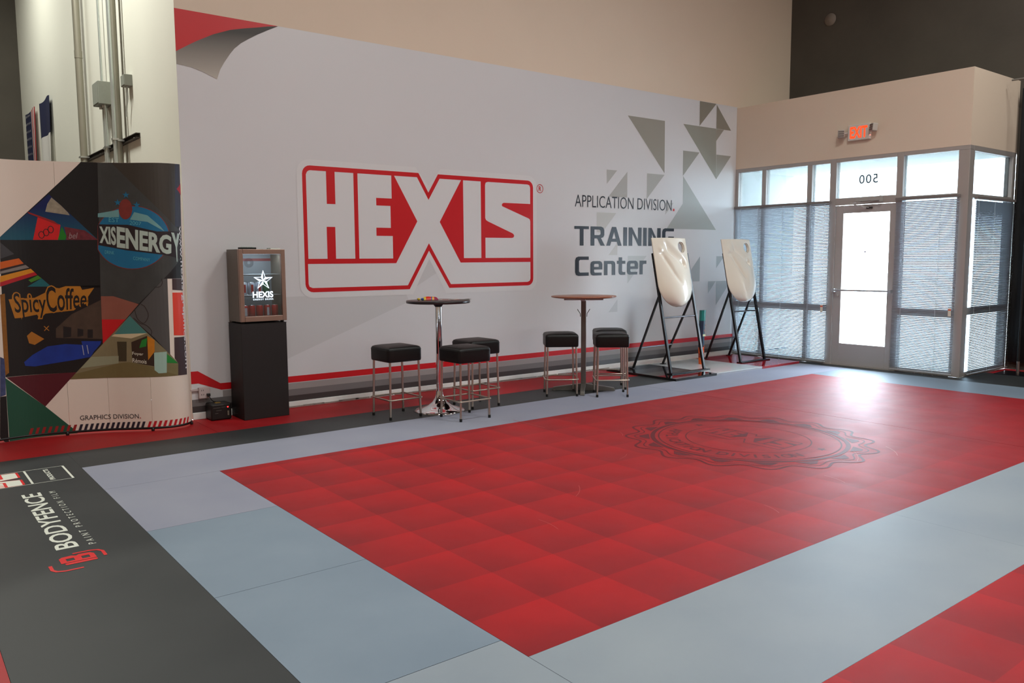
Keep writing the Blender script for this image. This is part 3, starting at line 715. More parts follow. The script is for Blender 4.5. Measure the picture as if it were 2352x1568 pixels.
MB().box(-0.04, 0.04, -0.075, 0.075, 0, 0.115).build('body', M_box, jb2, bevel=0.004); MB().box(-0.043, -0.04, -0.068, 0.068, 0.008, 0.107).build('cover', M_box, jb2)
MB().tube([(0, 0, 0), (0, 0, -0.12), (0, 0.06, -0.22), (0, 0.08, -0.3)], 0.010, n=8).build('flexible_tail', M_gal, jb2)
st_ = thing('strut_channel', 'dark metal strut channel carrying the conduits', 'bracket', (X0, 10.4, 2.76))
MB().box(-0.042, 0, -1.25, 1.35, 0, 0.008).box(-0.042, 0, -1.25, 1.35, 0.045, 0.053).box(-0.006, 0, -1.25, 1.35, 0, 0.053).build('channel', M_strut, st_)
for yy in (-1.1, 0.5, 1.2): MB().lathe([(0, 0), (0.012, 0), (0.012, 0.02), (0, 0.02)], n=8, cy=yy, cx=-0.02).build('bolt', M_clip, st_)

def cloth(w, h, nx, nz, amp, ph):
    V = [[(-0.02 - amp * (1 + math.sin(ph + 9 * i / nx + 1.2 * j / nz)) * (0.3 + j / nz), w * i / nx, -h * j / nz + 0.015 * math.sin(7 * i / nx) * (1 if j == 0 else 0)) for i in range(nx + 1)] for j in range(nz + 1)]
    return V
def flag(label, loc, w, h, bands, canton=None):
    """bands: list of (axis position from, to, material) along z (hung sideways) or y"""
    t = thing('flag', label, 'flag', loc)
    nx, nz = 24, 30
    V = cloth(w, h, nx, nz, 0.02, 0.6)
    for name, i0, i1, j0, j1, m in bands:
        mb = MB()
        vs = [V[j][i] for j in range(j0, j1 + 1) for i in range(i0, i1 + 1)]; n = i1 - i0 + 1
        mb.add(vs, [(a * n + b, a * n + b + 1, (a + 1) * n + b + 1, (a + 1) * n + b) for a in range(j1 - j0) for b in range(i1 - i0)], 0, True)
        mb.build(name, m, t)
    return t, V
M_navy = mat('flag_navy', srgb(18, 24, 62), 0.8); M_fw = mat('flag_white', srgb(232, 230, 226), 0.8, trans=0.2); M_fr = mat('flag_red', srgb(168, 14, 34), 0.8)
flag('blue, white and red tricolour flag hanging on the side wall', (X0 - 0.01, 14.0, 3.95), 0.95, 1.62, [('blue_band', 0, 24, 0, 10, M_navy), ('white_band', 0, 24, 10, 20, M_fw), ('red_band', 0, 24, 20, 30, M_fr)])
us = [('canton', 11, 24, 0, 16, M_navy)]
for k in range(6): us.append(('stripe', k * 2 - (k > 0) * 0, min(k * 2 + 2, 11), 0, 30, M_fr if k % 2 == 0 else M_fw))
us.append(('stripe', 11, 15, 16, 30, M_fr)); us.append(('stripe', 15, 20, 16, 30, M_fw)); us.append(('stripe', 20, 24, 16, 30, M_fr))
ft, FV = flag('stars and stripes flag hanging at the far end of the side wall', (X0 - 0.01, 15.35, 3.98), 1.05, 1.9, us)
mb = MB()
for j in range(1, 15, 2):
    for i in range(12, 24, 2):
        p = FV[j][i]; s2 = star2d(0, 0, 0.028)
        mb.add([(p[0] - 0.012, p[1] + a + (0.04 if j % 4 == 1 else 0), p[2] + b) for a, b in s2], [tuple(range(10))])
cn = [c for c in ft.children if c.name.startswith('canton')][0]
mb.build('stars', M_fw, cn)

# curved display -------------------------------------------------------------------------------
CP = [(-0.36, 7.80), (-0.36, 7.72), (-0.32, 7.58), (-0.24, 7.50), (-0.12, 7.475), (0.03, 7.52), (0.19, 7.61), (0.35, 7.70), (0.64, 7.80), (0.94, 7.86), (1.24, 7.80), (1.53, 7.70), (1.69, 7.61), (1.85, 7.52), (2.0, 7.475), (2.12, 7.50), (2.2, 7.58), (2.24, 7.72), (2.24, 7.80)]
def catmull(P, n=12):
    P = [Vector(p) for p in P]; Q = [2 * P[0] - P[1]] + P + [2 * P[-1] - P[-2]]; out = []
    for i in range(1, len(Q) - 2):
        a, b, c, dd = Q[i - 1:i + 3]
        for k in range(n):
            t = k / n; out.append(0.5 * ((2 * b) + (-a + c) * t + (2 * a - 5 * b + 4 * c - dd) * t * t + (-a + 3 * b - 3 * c + dd) * t ** 3))
    out.append(P[-1]); return out
CC = catmull(CP); CS = [0.0]
for i in range(1, len(CC)): CS.append(CS[-1] + (CC[i] - CC[i - 1]).length)
def on_curve(s):
    s = max(0.0, min(CS[-1] - 1e-6, s))
    lo, hi = 0, len(CS) - 1
    while hi - lo > 1:
        m_ = (lo + hi) // 2
        if CS[m_] <= s: lo = m_
        else: hi = m_
    t = (s - CS[lo]) / (CS[hi] - CS[lo]); p = CC[lo].lerp(CC[hi], t); d_ = (CC[hi] - CC[lo]).normalized()
    return p, Vector((d_.y, -d_.x))      # normal towards the room
def surf(off):
    def f(s, z):
        p, n = on_curve(s); return (p.x + n.x * off, p.y + n.y * off, z)
    return f
class CurveDecal(Decal):
    """flat shapes cut into narrow vertical strips so that they follow the curve"""
    def __init__(s, off): s.off = off; s.mb = MB()
    def shape(s, vf, mi=0):
        bm = bmesh.new(); vs = [bm.verts.new((a, b, 0)) for a, b in vf[0]]
        for f in vf[1]:
            try: bm.faces.new([vs[i] for i in f])
            except ValueError: pass
        x0 = min(v[0] for v in vf[0]); x1 = max(v[0] for v in vf[0]); x = math.ceil(x0 / 0.03) * 0.03
        while x < x1:
            bmesh.ops.bisect_plane(bm, geom=bm.verts[:] + bm.edges[:] + bm.faces[:], plane_co=(x, 0, 0), plane_no=(1, 0, 0)); x += 0.03
        bm.verts.ensure_lookup_table(); bm.verts.index_update(); fn = surf(s.off)
        s.mb.add([fn(v.co.x, v.co.y) for v in bm.verts], [tuple(v.index for v in f.verts) for f in bm.faces], mi); bm.free()
        return s
ds = thing('display_stand', 'tall curved exhibition display covered with colourful printed pictures', 'display stand', (0.94, 7.7, 0))
def dpart(o): return at(o, ds)
M_fab = mat('white_panel_fabric', srgb(230, 216, 202), 0.55, var=0.02, scale=3)
seams = [0.0, 0.62, 1.27, 1.92, 2.235, 2.588, CS[-1]]
for a, b in zip(seams[:-1], seams[1:]):
    n = max(4, int((b - a) / 0.025)); mb = MB(); vs = []
    for k in range(n + 1):
        s_ = a + 0.0012 + (b - a - 0.0024) * k / n
        vs += [surf(0)(s_, 0.035), surf(0)(s_, 2.325), surf(-0.012)(s_, 0.035), surf(-0.012)(s_, 2.325)]
    fs = []
    for k in range(n):
        i = 4 * k; j = i + 4
        fs += [(i, i + 1, j + 1, j), (i + 2, j + 2, j + 3, i + 3), (i + 1, i + 3, j + 3, j + 1), (i, j, j + 2, i + 2)]
    fs += [(0, 2, 3, 1), (4 * n, 4 * n + 1, 4 * n + 3, 4 * n + 2)]
    mb.add(vs, fs, 0, True)
    o = dpart(mb.build('panel', M_fab, ds))
    md = o.modifiers.new('split', 'EDGE_SPLIT'); md.split_angle = math.radians(40)
mb = MB(); n = 110
pts = [surf(-0.006)(CS[-1] * k / n, 0.026) for k in range(n + 1)]
mb.tube(pts, 0.012, n=6); dpart(mb.build('base_rail', mat('black_rail', srgb(18, 16, 18), 0.4), ds))
mb = MB(); mb.tube([surf(-0.006)(CS[-1] * k / n, 2.318) for k in range(n + 1)], 0.006, n=6); dpart(mb.build('top_rail', M_fab, ds))
for s_ in (0.3, 1.0, 1.9, 2.59, 3.0):
    p, _n = on_curve(s_); dpart(MB().lathe([(0.012, 0.0), (0.014, 0.004), (0.014, 0.02), (0.006, 0.03)], p.x, p.y, n=10).build('foot', mat('black_rail', (0, 0, 0)), ds))
GFX = dict(
k_top=[(2.125,2.326),(2.247,2.325),(2.224,1.674),(1.871,2.053)],
sky=[(1.501,1.694),(1.871,2.053),(2.224,1.674),(1.499,1.671)],
sail=[(1.89,2.026),(1.953,1.965),(2.006,1.903),(2.018,1.88),(1.838,1.908),(1.856,1.971)],
boat=[(1.78,1.861),(1.944,1.8),(1.923,1.674),(1.736,1.673),(1.758,1.767)],
spar=[(1.708,1.906),(1.896,1.831),(1.943,1.792),(1.889,1.815),(1.714,1.891)],
kite=[(1.953,1.784),(1.984,1.705),(1.972,1.674),(1.917,1.674)],
crowd=[(1.971,1.784),(2.126,1.754),(2.224,1.674),(1.979,1.674),(1.984,1.705)],
k_mid=[(1.499,1.667),(2.224,1.67),(2.221,1.267),(1.848,1.282)],
gray_l=[(1.498,1.652),(1.594,1.556),(1.49,1.517)],
o1=[(1.488,1.491),(1.625,1.521),(1.657,1.478),(1.485,1.433)],
d1=[(1.485,1.433),(1.657,1.478),(1.67,1.466),(1.483,1.414)],
w1=[(1.483,1.414),(1.67,1.466),(1.695,1.442),(1.482,1.394)],
o2=[(1.481,1.375),(1.705,1.434),(1.731,1.406),(1.478,1.325)],
r1=[(1.478,1.325),(1.731,1.406),(1.75,1.382),(1.476,1.29)],
g1=[(1.683,1.34),(1.753,1.378),(1.779,1.354),(1.702,1.32)],
t1=[(1.673,1.285),(1.779,1.354),(1.848,1.282)],
spicy=[(1.517,1.28),(2.22,1.287),(2.223,0.786),(1.993,0.544),(1.476,0.543)],
amber=[(1.531,1.184),(1.721,1.191),(1.817,1.242),(1.842,1.277),(1.905,1.267),(1.953,1.284),(2.065,1.282),(2.079,1.25),(2.172,1.267),(2.09,1.146),(2.005,1.076),(1.893,1.066),(1.791,1.055),(1.75,1.012),(1.729,1.049),(1.613,1.027),(1.567,1.025)],
cup=[(1.646,0.874),(1.682,0.908),(1.771,0.841),(1.699,0.795),(1.658,0.811)],
post=[(1.472,1.225),(1.507,1.233),(1.498,0.576),(1.465,0.553)],
build=[(1.862,0.927),(1.988,1.045),(2.218,1.161),(2.217,0.823),(1.858,0.846)],
win1=[(1.918,0.943),(1.978,0.932),(1.973,0.851),(1.913,0.844)],
win2=[(2.025,0.921),(2.069,0.911),(2.066,0.856),(2.021,0.849)],
win3=[(2.102,0.91),(2.143,0.908),(2.139,0.835),(2.098,0.837)],
train=[(1.613,0.654),(1.679,0.712),(1.791,0.777),(1.926,0.791),(2.054,0.779),(2.048,0.811),(2.203,0.805),(2.194,0.778),(2.141,0.716),(2.114,0.671),(1.982,0.65),(1.688,0.612),(1.62,0.622)],
maroon=[(1.476,0.539),(1.997,0.544),(1.747,0.264)],
green=[(1.468,0.535),(1.747,0.264),(1.977,0.023),(1.977,0.012),(1.466,0.001)],
flag1=[(1.44,0.714),(1.474,0.693),(1.463,0.394),(1.419,0.383)],
dark_l=[(1.419,0.383),(1.466,0.385),(1.462,-0.002),(1.43,0.003),(1.397,0.045)],
conc=[(2.253,2.325),(2.37,2.319),(2.64,2.027),(2.926,1.743),(2.907,1.51),(2.528,1.125),(2.219,1.194)],
olive=[(2.37,2.32),(2.896,2.336),(2.861,1.79),(2.64,2.027)],
navy=[(2.896,2.336),(2.992,2.343),(2.94,1.793),(2.861,1.79)],
redtri=[(2.9,2.12),(2.982,2.177),(2.978,2.069)],
badge=[(2.801,1.695),(2.796,1.659),(2.786,1.625),(2.771,1.591),(2.752,1.56),(2.729,1.53),(2.702,1.504),(2.672,1.481),(2.639,1.462),(2.604,1.446),(2.567,1.435),(2.529,1.429),(2.489,1.427),(2.45,1.429),(2.411,1.437),(2.375,1.448),(2.34,1.464),(2.308,1.483),(2.28,1.506),(2.256,1.533),(2.237,1.562),(2.221,1.593),(2.232,1.795),(2.25,1.826),(2.273,1.855),(2.3,1.881),(2.331,1.904),(2.365,1.923),(2.4,1.938),(2.438,1.949),(2.477,1.956),(2.516,1.958),(2.555,1.956),(2.592,1.95),(2.628,1.939),(2.661,1.924),(2.692,1.905),(2.72,1.883),(2.744,1.857),(2.764,1.828),(2.781,1.797),(2.793,1.764),(2.799,1.73)],
badge_hi=[(2.234,1.898),(2.407,1.93),(2.404,1.866),(2.232,1.866)],
badge_hi2=[(2.491,1.846),(2.529,1.91),(2.633,1.883),(2.733,1.787),(2.762,1.747),(2.63,1.827)],
band=[(2.229,1.806),(2.47,1.802),(2.701,1.746),(2.927,1.751),(2.906,1.506),(2.761,1.543),(2.451,1.585),(2.224,1.63)],
bean=[(2.515,1.934),(2.512,1.915),(2.507,1.897),(2.5,1.88),(2.491,1.867),(2.479,1.856),(2.467,1.85),(2.455,1.848),(2.443,1.85),(2.431,1.856),(2.421,1.867),(2.413,1.88),(2.408,1.897),(2.405,1.915),(2.404,1.934),(2.407,1.953),(2.412,1.971),(2.419,1.988),(2.428,2.001),(2.439,2.012),(2.451,2.018),(2.464,2.02),(2.476,2.018),(2.487,2.012),(2.497,2.002),(2.505,1.988),(2.511,1.972),(2.514,1.953)],
txt_XIS=[(2.226,1.796),(2.454,1.79),(2.444,1.605),(2.223,1.648)],
txt_ENERG=[(2.381,1.79),(2.819,1.711),(2.81,1.547),(2.373,1.608)],
txt_Y=[(2.818,1.74),(2.91,1.73),(2.88,1.485),(2.848,1.485)],
est=[(2.321,1.866),(2.403,1.858),(2.401,1.822),(2.318,1.826)],
y2007=[(2.488,1.838),(2.582,1.826),(2.58,1.798),(2.487,1.802)],
drink=[(2.274,1.586),(2.35,1.577),(2.349,1.549),(2.272,1.557)],
comp=[(2.502,1.532),(2.637,1.515),(2.635,1.487),(2.501,1.502)],
star1=[(2.469,2.054)],
star2=[(2.552,1.97)],
star3=[(2.399,1.99)],
arm=[(2.22,1.193),(2.321,1.192),(2.526,1.121),(2.411,0.99),(2.217,0.993)],
red2=[(2.217,0.993),(2.411,0.99),(2.215,0.782)],
graymid=[(2.736,1.337),(2.767,1.337),(2.76,0.666),(2.64,0.823),(2.447,1.021)],
foyer=[(2.447,1.021),(2.761,0.672),(2.827,0.586),(2.821,0.478),(2.075,0.484),(2.083,0.627),(2.215,0.782)],
f_ceil=[(2.447,1.021),(2.583,0.867),(2.313,0.862)],
f_light=[(2.313,0.862),(2.583,0.867),(2.45,0.823),(2.286,0.845)],
f_floor=[(2.079,0.553),(2.334,0.608),(2.422,0.616),(2.628,0.568),(2.821,0.478),(2.075,0.484)],
f_count=[(2.118,0.671),(2.338,0.673),(2.334,0.608),(2.081,0.585),(2.083,0.627)],
f_dark=[(2.449,0.791),(2.582,0.844),(2.635,0.703),(2.625,0.575),(2.449,0.615)],
f_door=[(2.331,0.798),(2.41,0.796),(2.401,0.625),(2.335,0.627)],
f_amber=[(2.582,0.844),(2.64,0.805),(2.635,0.703),(2.58,0.63)],
f_banner=[(2.537,0.808),(2.581,0.825),(2.569,0.751),(2.512,0.739)],
f_cube=[(2.63,0.694),(2.733,0.698),(2.724,0.511),(2.66,0.51),(2.627,0.54)],
f_green=[(2.732,0.679),(2.827,0.586),(2.728,0.6)],
f_tan=[(2.728,0.6),(2.826,0.575),(2.821,0.478),(2.725,0.52)],
t_foyer=[(2.453,0.708),(2.544,0.696),(2.543,0.664),(2.451,0.673)],
t_remois=[(2.452,0.652),(2.567,0.635),(2.566,0.598),(2.45,0.615)],
strip=[(2.767,1.337),(2.808,1.336),(2.797,0.634),(2.76,0.67)],
c1=[(2.808,1.336),(2.933,1.333),(2.923,1.228),(2.806,1.239)],
c2=[(2.805,1.215),(2.921,1.211),(2.923,0.827),(2.8,0.838)],
c3=[(2.802,0.819),(2.932,0.817),(2.928,0.473),(2.821,0.478),(2.827,0.586),(2.797,0.634)],
www=[(2.931,1.793),(2.907,0.529)],
gd=[(2.003,0.122),(2.005,0.161),(2.498,0.116),(2.478,0.155)],
whitebot=[(2.075,0.484),(2.928,0.468)],
hz=[(1.611,0.0),(1.94,0.008),(1.98,0.009),(2.067,0.012),(2.524,0.004),(2.546,0.003),(2.913,-0.003)],
hz_top=[(1.633,0.047),(2.003,0.054),(2.557,0.05),(2.909,0.046)],
cab1=[(2.661,1.265),(2.703,1.269),(2.723,1.301),(2.719,1.338)],
cab2=[(2.489,1.076),(2.511,0.993),(2.561,0.955),(2.599,1.019),(2.577,1.093),(2.544,1.121)],
cab3=[(2.477,1.002),(2.527,0.956),(2.578,0.936),(2.618,0.889),(2.612,0.843)],

)
GFX['foyer'] = [(2.447, 1.021), (2.761, 0.672), (2.827, 0.586), (2.821, 0.478), (1.945, 0.486), (2.215, 0.782)]
GFX['f_floor'] = [(1.985, 0.53), (2.334, 0.608), (2.422, 0.616), (2.628, 0.568), (2.821, 0.478), (1.945, 0.486)]
GFX['f_count'] = [(2.118, 0.671), (2.338, 0.673), (2.334, 0.608), (2.03, 0.575), (2.075, 0.625)]
def pm(c, var=0.0, sc=12):
    k = ('print_%d_%d_%d' % c) + ('v' if var else '')
    return mat(k, srgb(*c), 0.5, var=var, scale=sc)
def gp(key, name, c, off, var=0.0, sc=12, label=None):
    o = CurveDecal(off).poly(GFX[key]).build(name, pm(c, var, sc), ds, label); return dpart(o)
O1, O2, O3, O4 = 0.0012, 0.0018, 0.0024, 0.003
GFX['under'] = [(1.50, 1.694), (2.125, 2.324), (2.985, 2.324), (2.93, 1.336), (2.767, 1.337), (2.76, 0.668), (2.827, 0.586), (2.821, 0.478), (1.945, 0.486), (1.997, 0.544), (1.470, 0.541), (1.49, 1.5)]
gp('under', 'black_print', (15, 14, 15), 0.0007)
gp('k_top', 'black_print', (17, 16, 16), O1); gp('k_mid', 'black_print', (14, 14, 15), O1)
o = CurveDecal(O1).poly(GFX['sky']).build('sky_picture', grad_mat('sky_print', srgb(10, 80, 100), srgb(6, 24, 82), (1.2, 7.8, 1.70), (1.2, 7.8, 1.95)), ds, 'picture of a sail and a red hull'); dpart(o)
gp('sail', 'sail_picture', (150, 140, 120), O2, 0.4, 30); gp('boat', 'hull_picture', (206, 26, 28), O2, 0.12, 20); gp('spar', 'spar_picture', (150, 26, 26), O3); gp('kite', 'green_picture', (20, 120, 24), O2); gp('crowd', 'crowd_picture', (104, 36, 44), O2, 0.6, 40)
d = CurveDecal(O3)
for cx, cz in ((1.835, 1.735), (1.80, 1.715), (1.87, 1.76)): d.shape(stroke2d([(cx + 0.02 * math.cos(k * math.pi / 8), cz + 0.028 * math.sin(k * math.pi / 8)) for k in range(16)], 0.006, True))
dpart(d.build('hull_fittings', pm((40, 34, 36)), ds)); d = CurveDecal(O3); d.text('bel', 2.0, 2.07, 1.685, 1.735, shear=0.3); dpart(d.build('hull_lettering', pm((150, 130, 130)), ds))
gp('gray_l', 'grey_print', (60, 60, 64), O1, 0.2, 30)
for k, nm, c in (('o1', 'orange_picture', (206, 92, 18)), ('d1', 'dark_picture', (40, 20, 20)), ('w1', 'silver_picture', (130, 122, 116)), ('o2', 'yellow_picture', (214, 138, 22)), ('r1', 'red_picture', (178, 20, 34)), ('g1', 'green_picture', (66, 128, 30)), ('t1', 'teal_picture', (18, 98, 104))): gp(k, nm, c, O1, 0.1, 25)
gp('spicy', 'coffee_picture', (16, 11, 10), O1); gp('amber', 'amber_sign_picture', (176, 112, 26), O2, 0.25, 14); gp('cup', 'cup_picture', (172, 108, 30), O2, 0.2)
d = CurveDecal(0.0021); d.text4('Spicy', (1.553, 1.245), (1.812, 1.235), (1.812, 1.01), (1.563, 1.01), bold=0.10); d.text4('Coffee', (1.79, 1.30), (2.135, 1.26), (2.115, 1.09), (1.80, 1.05), bold=0.10)
dpart(d.build('amber_glow_picture', MATS['print_176_112_26v'], ds))
d = CurveDecal(O3); d.text4('Spicy', (1.565, 1.235), (1.80, 1.225), (1.80, 1.02), (1.575, 1.02), bold=0.01); d.text4('Coffee', (1.80, 1.29), (2.12, 1.25), (2.10, 1.10), (1.81, 1.06), bold=0.012)
dpart(d.build('coffee_lettering', pm((16, 11, 10)), ds, 'Spicy Coffee lettering'))
d = CurveDecal(O2); d.shape(stroke2d([(1.775, 0.95), (1.81, 0.91)], 0.006)); d.shape(stroke2d([(1.81, 0.95), (1.775, 0.91)], 0.006)); dpart(d.build('crossed_sticks', pm((180, 116, 40)), ds))
gp('post', 'wooden_post_picture', (140, 88, 24), O2, 0.3, 40)
gp('build', 'building_picture', (70, 54, 42), O2, 0.45, 14)
for k in ('win1', 'win2', 'win3'): gp(k, 'building_window_picture', (22, 18, 18), O3)
gp('train', 'blue_train_picture', (14, 50, 140), O3, 0.35, 10)
d = CurveDecal(O4); d.shape(stroke2d([(2.054, 0.775), (2.062, 0.69)], 0.006)); d.shape(stroke2d([(2.09, 0.775), (2.098, 0.70)], 0.006)); dpart(d.build('train_doors', pm((170, 170, 180)), ds))
gp('maroon', 'maroon_print', (84, 10, 26), O1); gp('green', 'green_print', (24, 80, 60), O1); gp('flag1', 'striped_picture', (60, 70, 110), O2, 0.7, 30); gp('dark_l', 'black_print', (14, 12, 14), O1)
gp('conc', 'concrete_picture', (58, 60, 58), O1, 0.3, 7); gp('olive', 'dark_print', (56, 50, 42), O2, 0.1, 3); gp('navy', 'navy_print', (40, 42, 60), O2); gp('redtri', 'red_triangle_print', (176, 24, 44), O3)
o = CurveDecal(O2).shape(stroke2d(GFX['badge'] , 0.012, True)).build('badge_rim', pm((120, 40, 36)), ds); dpart(o)
gp('badge', 'badge_picture', (14, 104, 142), O3, 0.12, 12, 'blue oval drink badge'); gp('badge_hi', 'badge_highlight', (110, 158, 158), O4); gp('badge_hi2', 'badge_highlight', (110, 158, 158), O4)
gp('band', 'badge_band', (34, 22, 26), O4)
gp('bean', 'bean_picture', (122, 44, 38), 0.0036, 0.3, 25)
for k in ('star1', 'star2', 'star3'): dpart(CurveDecal(0.0036).poly(star2d(*GFX[k][0], 0.03)).build('badge_star', pm((20, 104, 140)), ds))
d = CurveDecal(0.0042); d.text4('XIS', (2.238, 1.79), (2.372, 1.785), (2.37, 1.625), (2.236, 1.648), bold=0.035); d.text4('ENERG', *GFX['txt_ENERG'][:4], bold=0.04); d.text4('Y', *GFX['txt_Y'], bold=0.05)
dpart(d.build('badge_lettering', pm((176, 192, 180)), ds, 'pale XISENERGY lettering'))
d = CurveDecal(0.0042); d.text4('EST', *GFX['est']); d.text4('2007', *GFX['y2007']); d.text4('DRINK', *GFX['drink']); d.text4('COMPANY', *GFX['comp'])
dpart(d.build('badge_small_lettering', pm((90, 170, 180)), ds))
gp('arm', 'arm_picture', (140, 82, 66), O2, 0.12, 9); gp('red2', 'red_print', (196, 14, 22), O2); gp('graymid', 'grey_print', (78, 76, 74), O2)
for k in ('cab1', 'cab2', 'cab3'): dpart(CurveDecal(O3).shape(stroke2d([tuple(p) for p in catmull(GFX[k], 6)], 0.006)).build('cable_picture', pm((44, 32, 30)), ds))
gp('foyer', 'foyer_picture', (128, 116, 84), O2, 0.15, 9); gp('f_ceil', 'foyer_ceiling', (66, 122, 116), O3); gp('f_light', 'foyer_lights', (206, 188, 150), O3); gp('f_floor', 'foyer_floor', (112, 98, 58), O3, 0.1)
gp('f_count', 'foyer_counter', (144, 144, 116), O4); gp('f_dark', 'foyer_dark_wall', (50, 32, 18), O4); gp('f_door', 'foyer_doorway', (60, 52, 30), O4); gp('f_amber', 'foyer_amber_light', (196, 120, 20), 0.0036, 0.2, 20); gp('f_banner', 'foyer_banner', (22, 124, 40), 0.0036)
gp('f_cube', 'foyer_cube', (160, 190, 176), O4); gp('f_green', 'foyer_green_screen', (20, 128, 46), O4); gp('f_tan', 'foyer_bench', (122, 112, 74), O4, 0.2)
d = CurveDecal(0.0042); d.text4('Foyer', *GFX['t_foyer'], bold=0.01); d.text4('Rémois', *GFX['t_remois'], bold=0.01); dpart(d.build('foyer_lettering', pm((216, 210, 190)), ds, 'Foyer Rémois lettering'))
gp('c1', 'dark_print', (62, 40, 40), O2); gp('c2', 'orange_print', (226, 64, 40), O2); gp('c3', 'dark_print', (62, 42, 44), O2)
d = CurveDecal(O4); v, f, _a = text2d('www.hexis-graphics.com', 0.01)
d.shape(([(2.895 + b * 0.05, 1.80 - a * 1.27) for a, b in v], f)); dpart(d.build('web_address', pm((226, 224, 228)), ds, 'white web address down the edge'))
d = CurveDecal(O2); d.text4('GRAPHICS DIVISION', (2.003, 0.164), (2.478, 0.157), (2.478, 0.117), (2.003, 0.123)); dpart(d.build('lettering', pm((40, 42, 46)), ds, 'small dark GRAPHICS DIVISION lettering'))
dpart(CurveDecal(O2).poly(box2d(2.487, 2.495, 0.117, 0.125)).build('red_full_stop', pm((196, 30, 40)), ds))
def hazard(s0, s1, n, c, nm):
    d_ = CurveDecal(O3); w = (s1 - s0) / n
    for k in range(n):
        a = s0 + k * w; d_.poly([(a, 0.036), (a + 0.022, 0.036), (a + 0.040, 0.088), (a + 0.018, 0.088)])
    dpart(d_.build(nm, pm(c), ds))
hazard(1.611, 1.985, 8, (150, 30, 30), 'red_dashes'); hazard(1.985, 2.535, 13, (34, 32, 48), 'navy_dashes'); hazard(2.545, 2.93, 9, (190, 20, 36), 'red_dashes')

# fridge on its pedestal ----------------------------------------------------------------------
pd = thing('pedestal', 'tall matt black pedestal under the small fridge', 'pedestal', (2.865, 7.61, 0))
MB().box(-0.22, 0.22, -0.165, 0.165, 0.0, 0.90).build('body', mat('matt_black_panel', srgb(24, 18, 18), 0.6, var=0.1, scale=3), pd, bevel=0.004)
MB().box(-0.222, 0.222, -0.167, 0.167, 0.90, 0.905).build('top', mat('matt_black_top', srgb(24, 20, 20), 0.5), pd)
M_fr_ = mat('bronze_fridge_metal', srgb(150, 124, 110), 0.38, metal=0.45); M_frs = mat('grey_fridge_side', srgb(110, 100, 88), 0.45, metal=0.3)
fr = thing('mini_fridge', 'small glass door drinks fridge with glowing star on black pedestal', 'fridge', (2.875, 7.62, 0.905))
for sx in (-0.19, 0.19):
    for sy in (-0.12, 0.12): MB().lathe([(0.016, 0), (0.018, 0.016)], sx, sy, n=12).build('foot', mat('black_rubber', srgb(14, 14, 14), 0.6), fr)
bw, bd0, bd1, bz0, bz1, th = 0.222, -0.12, 0.155, 0.016, 0.69, 0.03
MB().box(-bw, -bw + th, bd0, bd1, bz0, bz1).box(bw - th, bw, bd0, bd1, bz0, bz1).box(-bw + th, bw - th, bd0, bd1, bz1 - th, bz1).box(-bw + th, bw - th, bd0, bd1, bz0, bz0 + th).box(-bw + th, bw - th, bd1 - th, bd1, bz0 + th, bz1 - th).build('cabinet', M_frs, fr)
MB().box(-bw + th, bw - th, bd1 - th - 0.004, bd1 - th, bz0 + th, bz1 - th).build('liner', mat('grey_liner', srgb(120, 124, 128), 0.5), fr)
dd = MB().box(-bw, -bw + 0.04, -0.165, -0.122, bz0, bz1).box(bw - 0.04, bw, -0.165, -0.122, bz0, bz1).box(-bw + 0.04, bw - 0.04, -0.165, -0.122, bz1 - 0.045, bz1).box(-bw + 0.04, bw - 0.04, -0.165, -0.122, bz0, bz0 + 0.05).build('door', M_fr_, fr, bevel=0.004)
MB().box(-bw + 0.04, bw - 0.04, -0.152, -0.146, bz0 + 0.05, bz1 - 0.045).build('glass', glass_mat('fridge_glass', (0.82, 0.86, 0.88), 0.12), dd)
M_glow = mat('fridge_glow', (0.9, 0.95, 1), 0.5, emit=(0.72, 0.88, 1.0), estr=1.3)
d = Decal(lambda u, v: (u, -0.1535, v))
for k in range(5):
    a0 = math.radians(90 + 72 * k); cx, cz, R_, r_ = 0.005, 0.40, 0.093, 0.036
    tip = (cx + R_ * math.cos(a0), cz + R_ * math.sin(a0)); il = (cx + r_ * math.cos(a0 + math.pi / 5), cz + r_ * math.sin(a0 + math.pi / 5)); ir = (cx + r_ * math.cos(a0 - math.pi / 5), cz + r_ * math.sin(a0 - math.pi / 5))
    d.poly([(cx, cz), tip, il])
    d.shape(stroke2d([tip, ir, (cx, cz)], 0.005))
d.text('HEXIS', -0.10, 0.098, 0.238, 0.297, bold=0.03); d.text('ENERGY DRINK', -0.096, 0.10, 0.215, 0.230, bold=0.02, space=1.3)
d.build('glowing_sign', M_glow, dd, 'glowing white star over HEXIS ENERGY DRINK')
d = Decal(lambda u, v: (u, -0.1535, v))
for r_ in (0.018, 0.024, 0.030, 0.036, 0.042): d.shape(stroke2d([(-0.125 + r_ * math.cos(k * math.pi / 12), 0.565 + r_ * math.sin(k * math.pi / 12)) for k in range(24)], 0.0022, True))
d.build('round_vent_mark', mat('dark_mark', srgb(56, 50, 48), 0.5), dd)
M_wire = mat('shelf_wire', srgb(190, 196, 200), 0.3, metal=0.8)
for z in (0.262, 0.455):
    mb = MB().tube([(-0.19, -0.11, z), (0.19, -0.11, z)], 0.003, n=6).tube([(-0.19, 0.11, z), (0.19, 0.11, z)], 0.003, n=6)
    for k in range(12): mb.tube([(-0.18 + 0.0327 * k, -0.11, z), (-0.18 + 0.0327 * k, 0.11, z)], 0.002, n=5)
    mb.build('wire_shelf', M_wire, fr)
MB().box(-0.18, 0.18, -0.115, -0.105, 0.645, 0.655).build('light_strip', mat('fridge_strip', (0.9, 0.95, 1), 0.5, emit=(0.8, 0.9, 1), estr=14.0), fr)
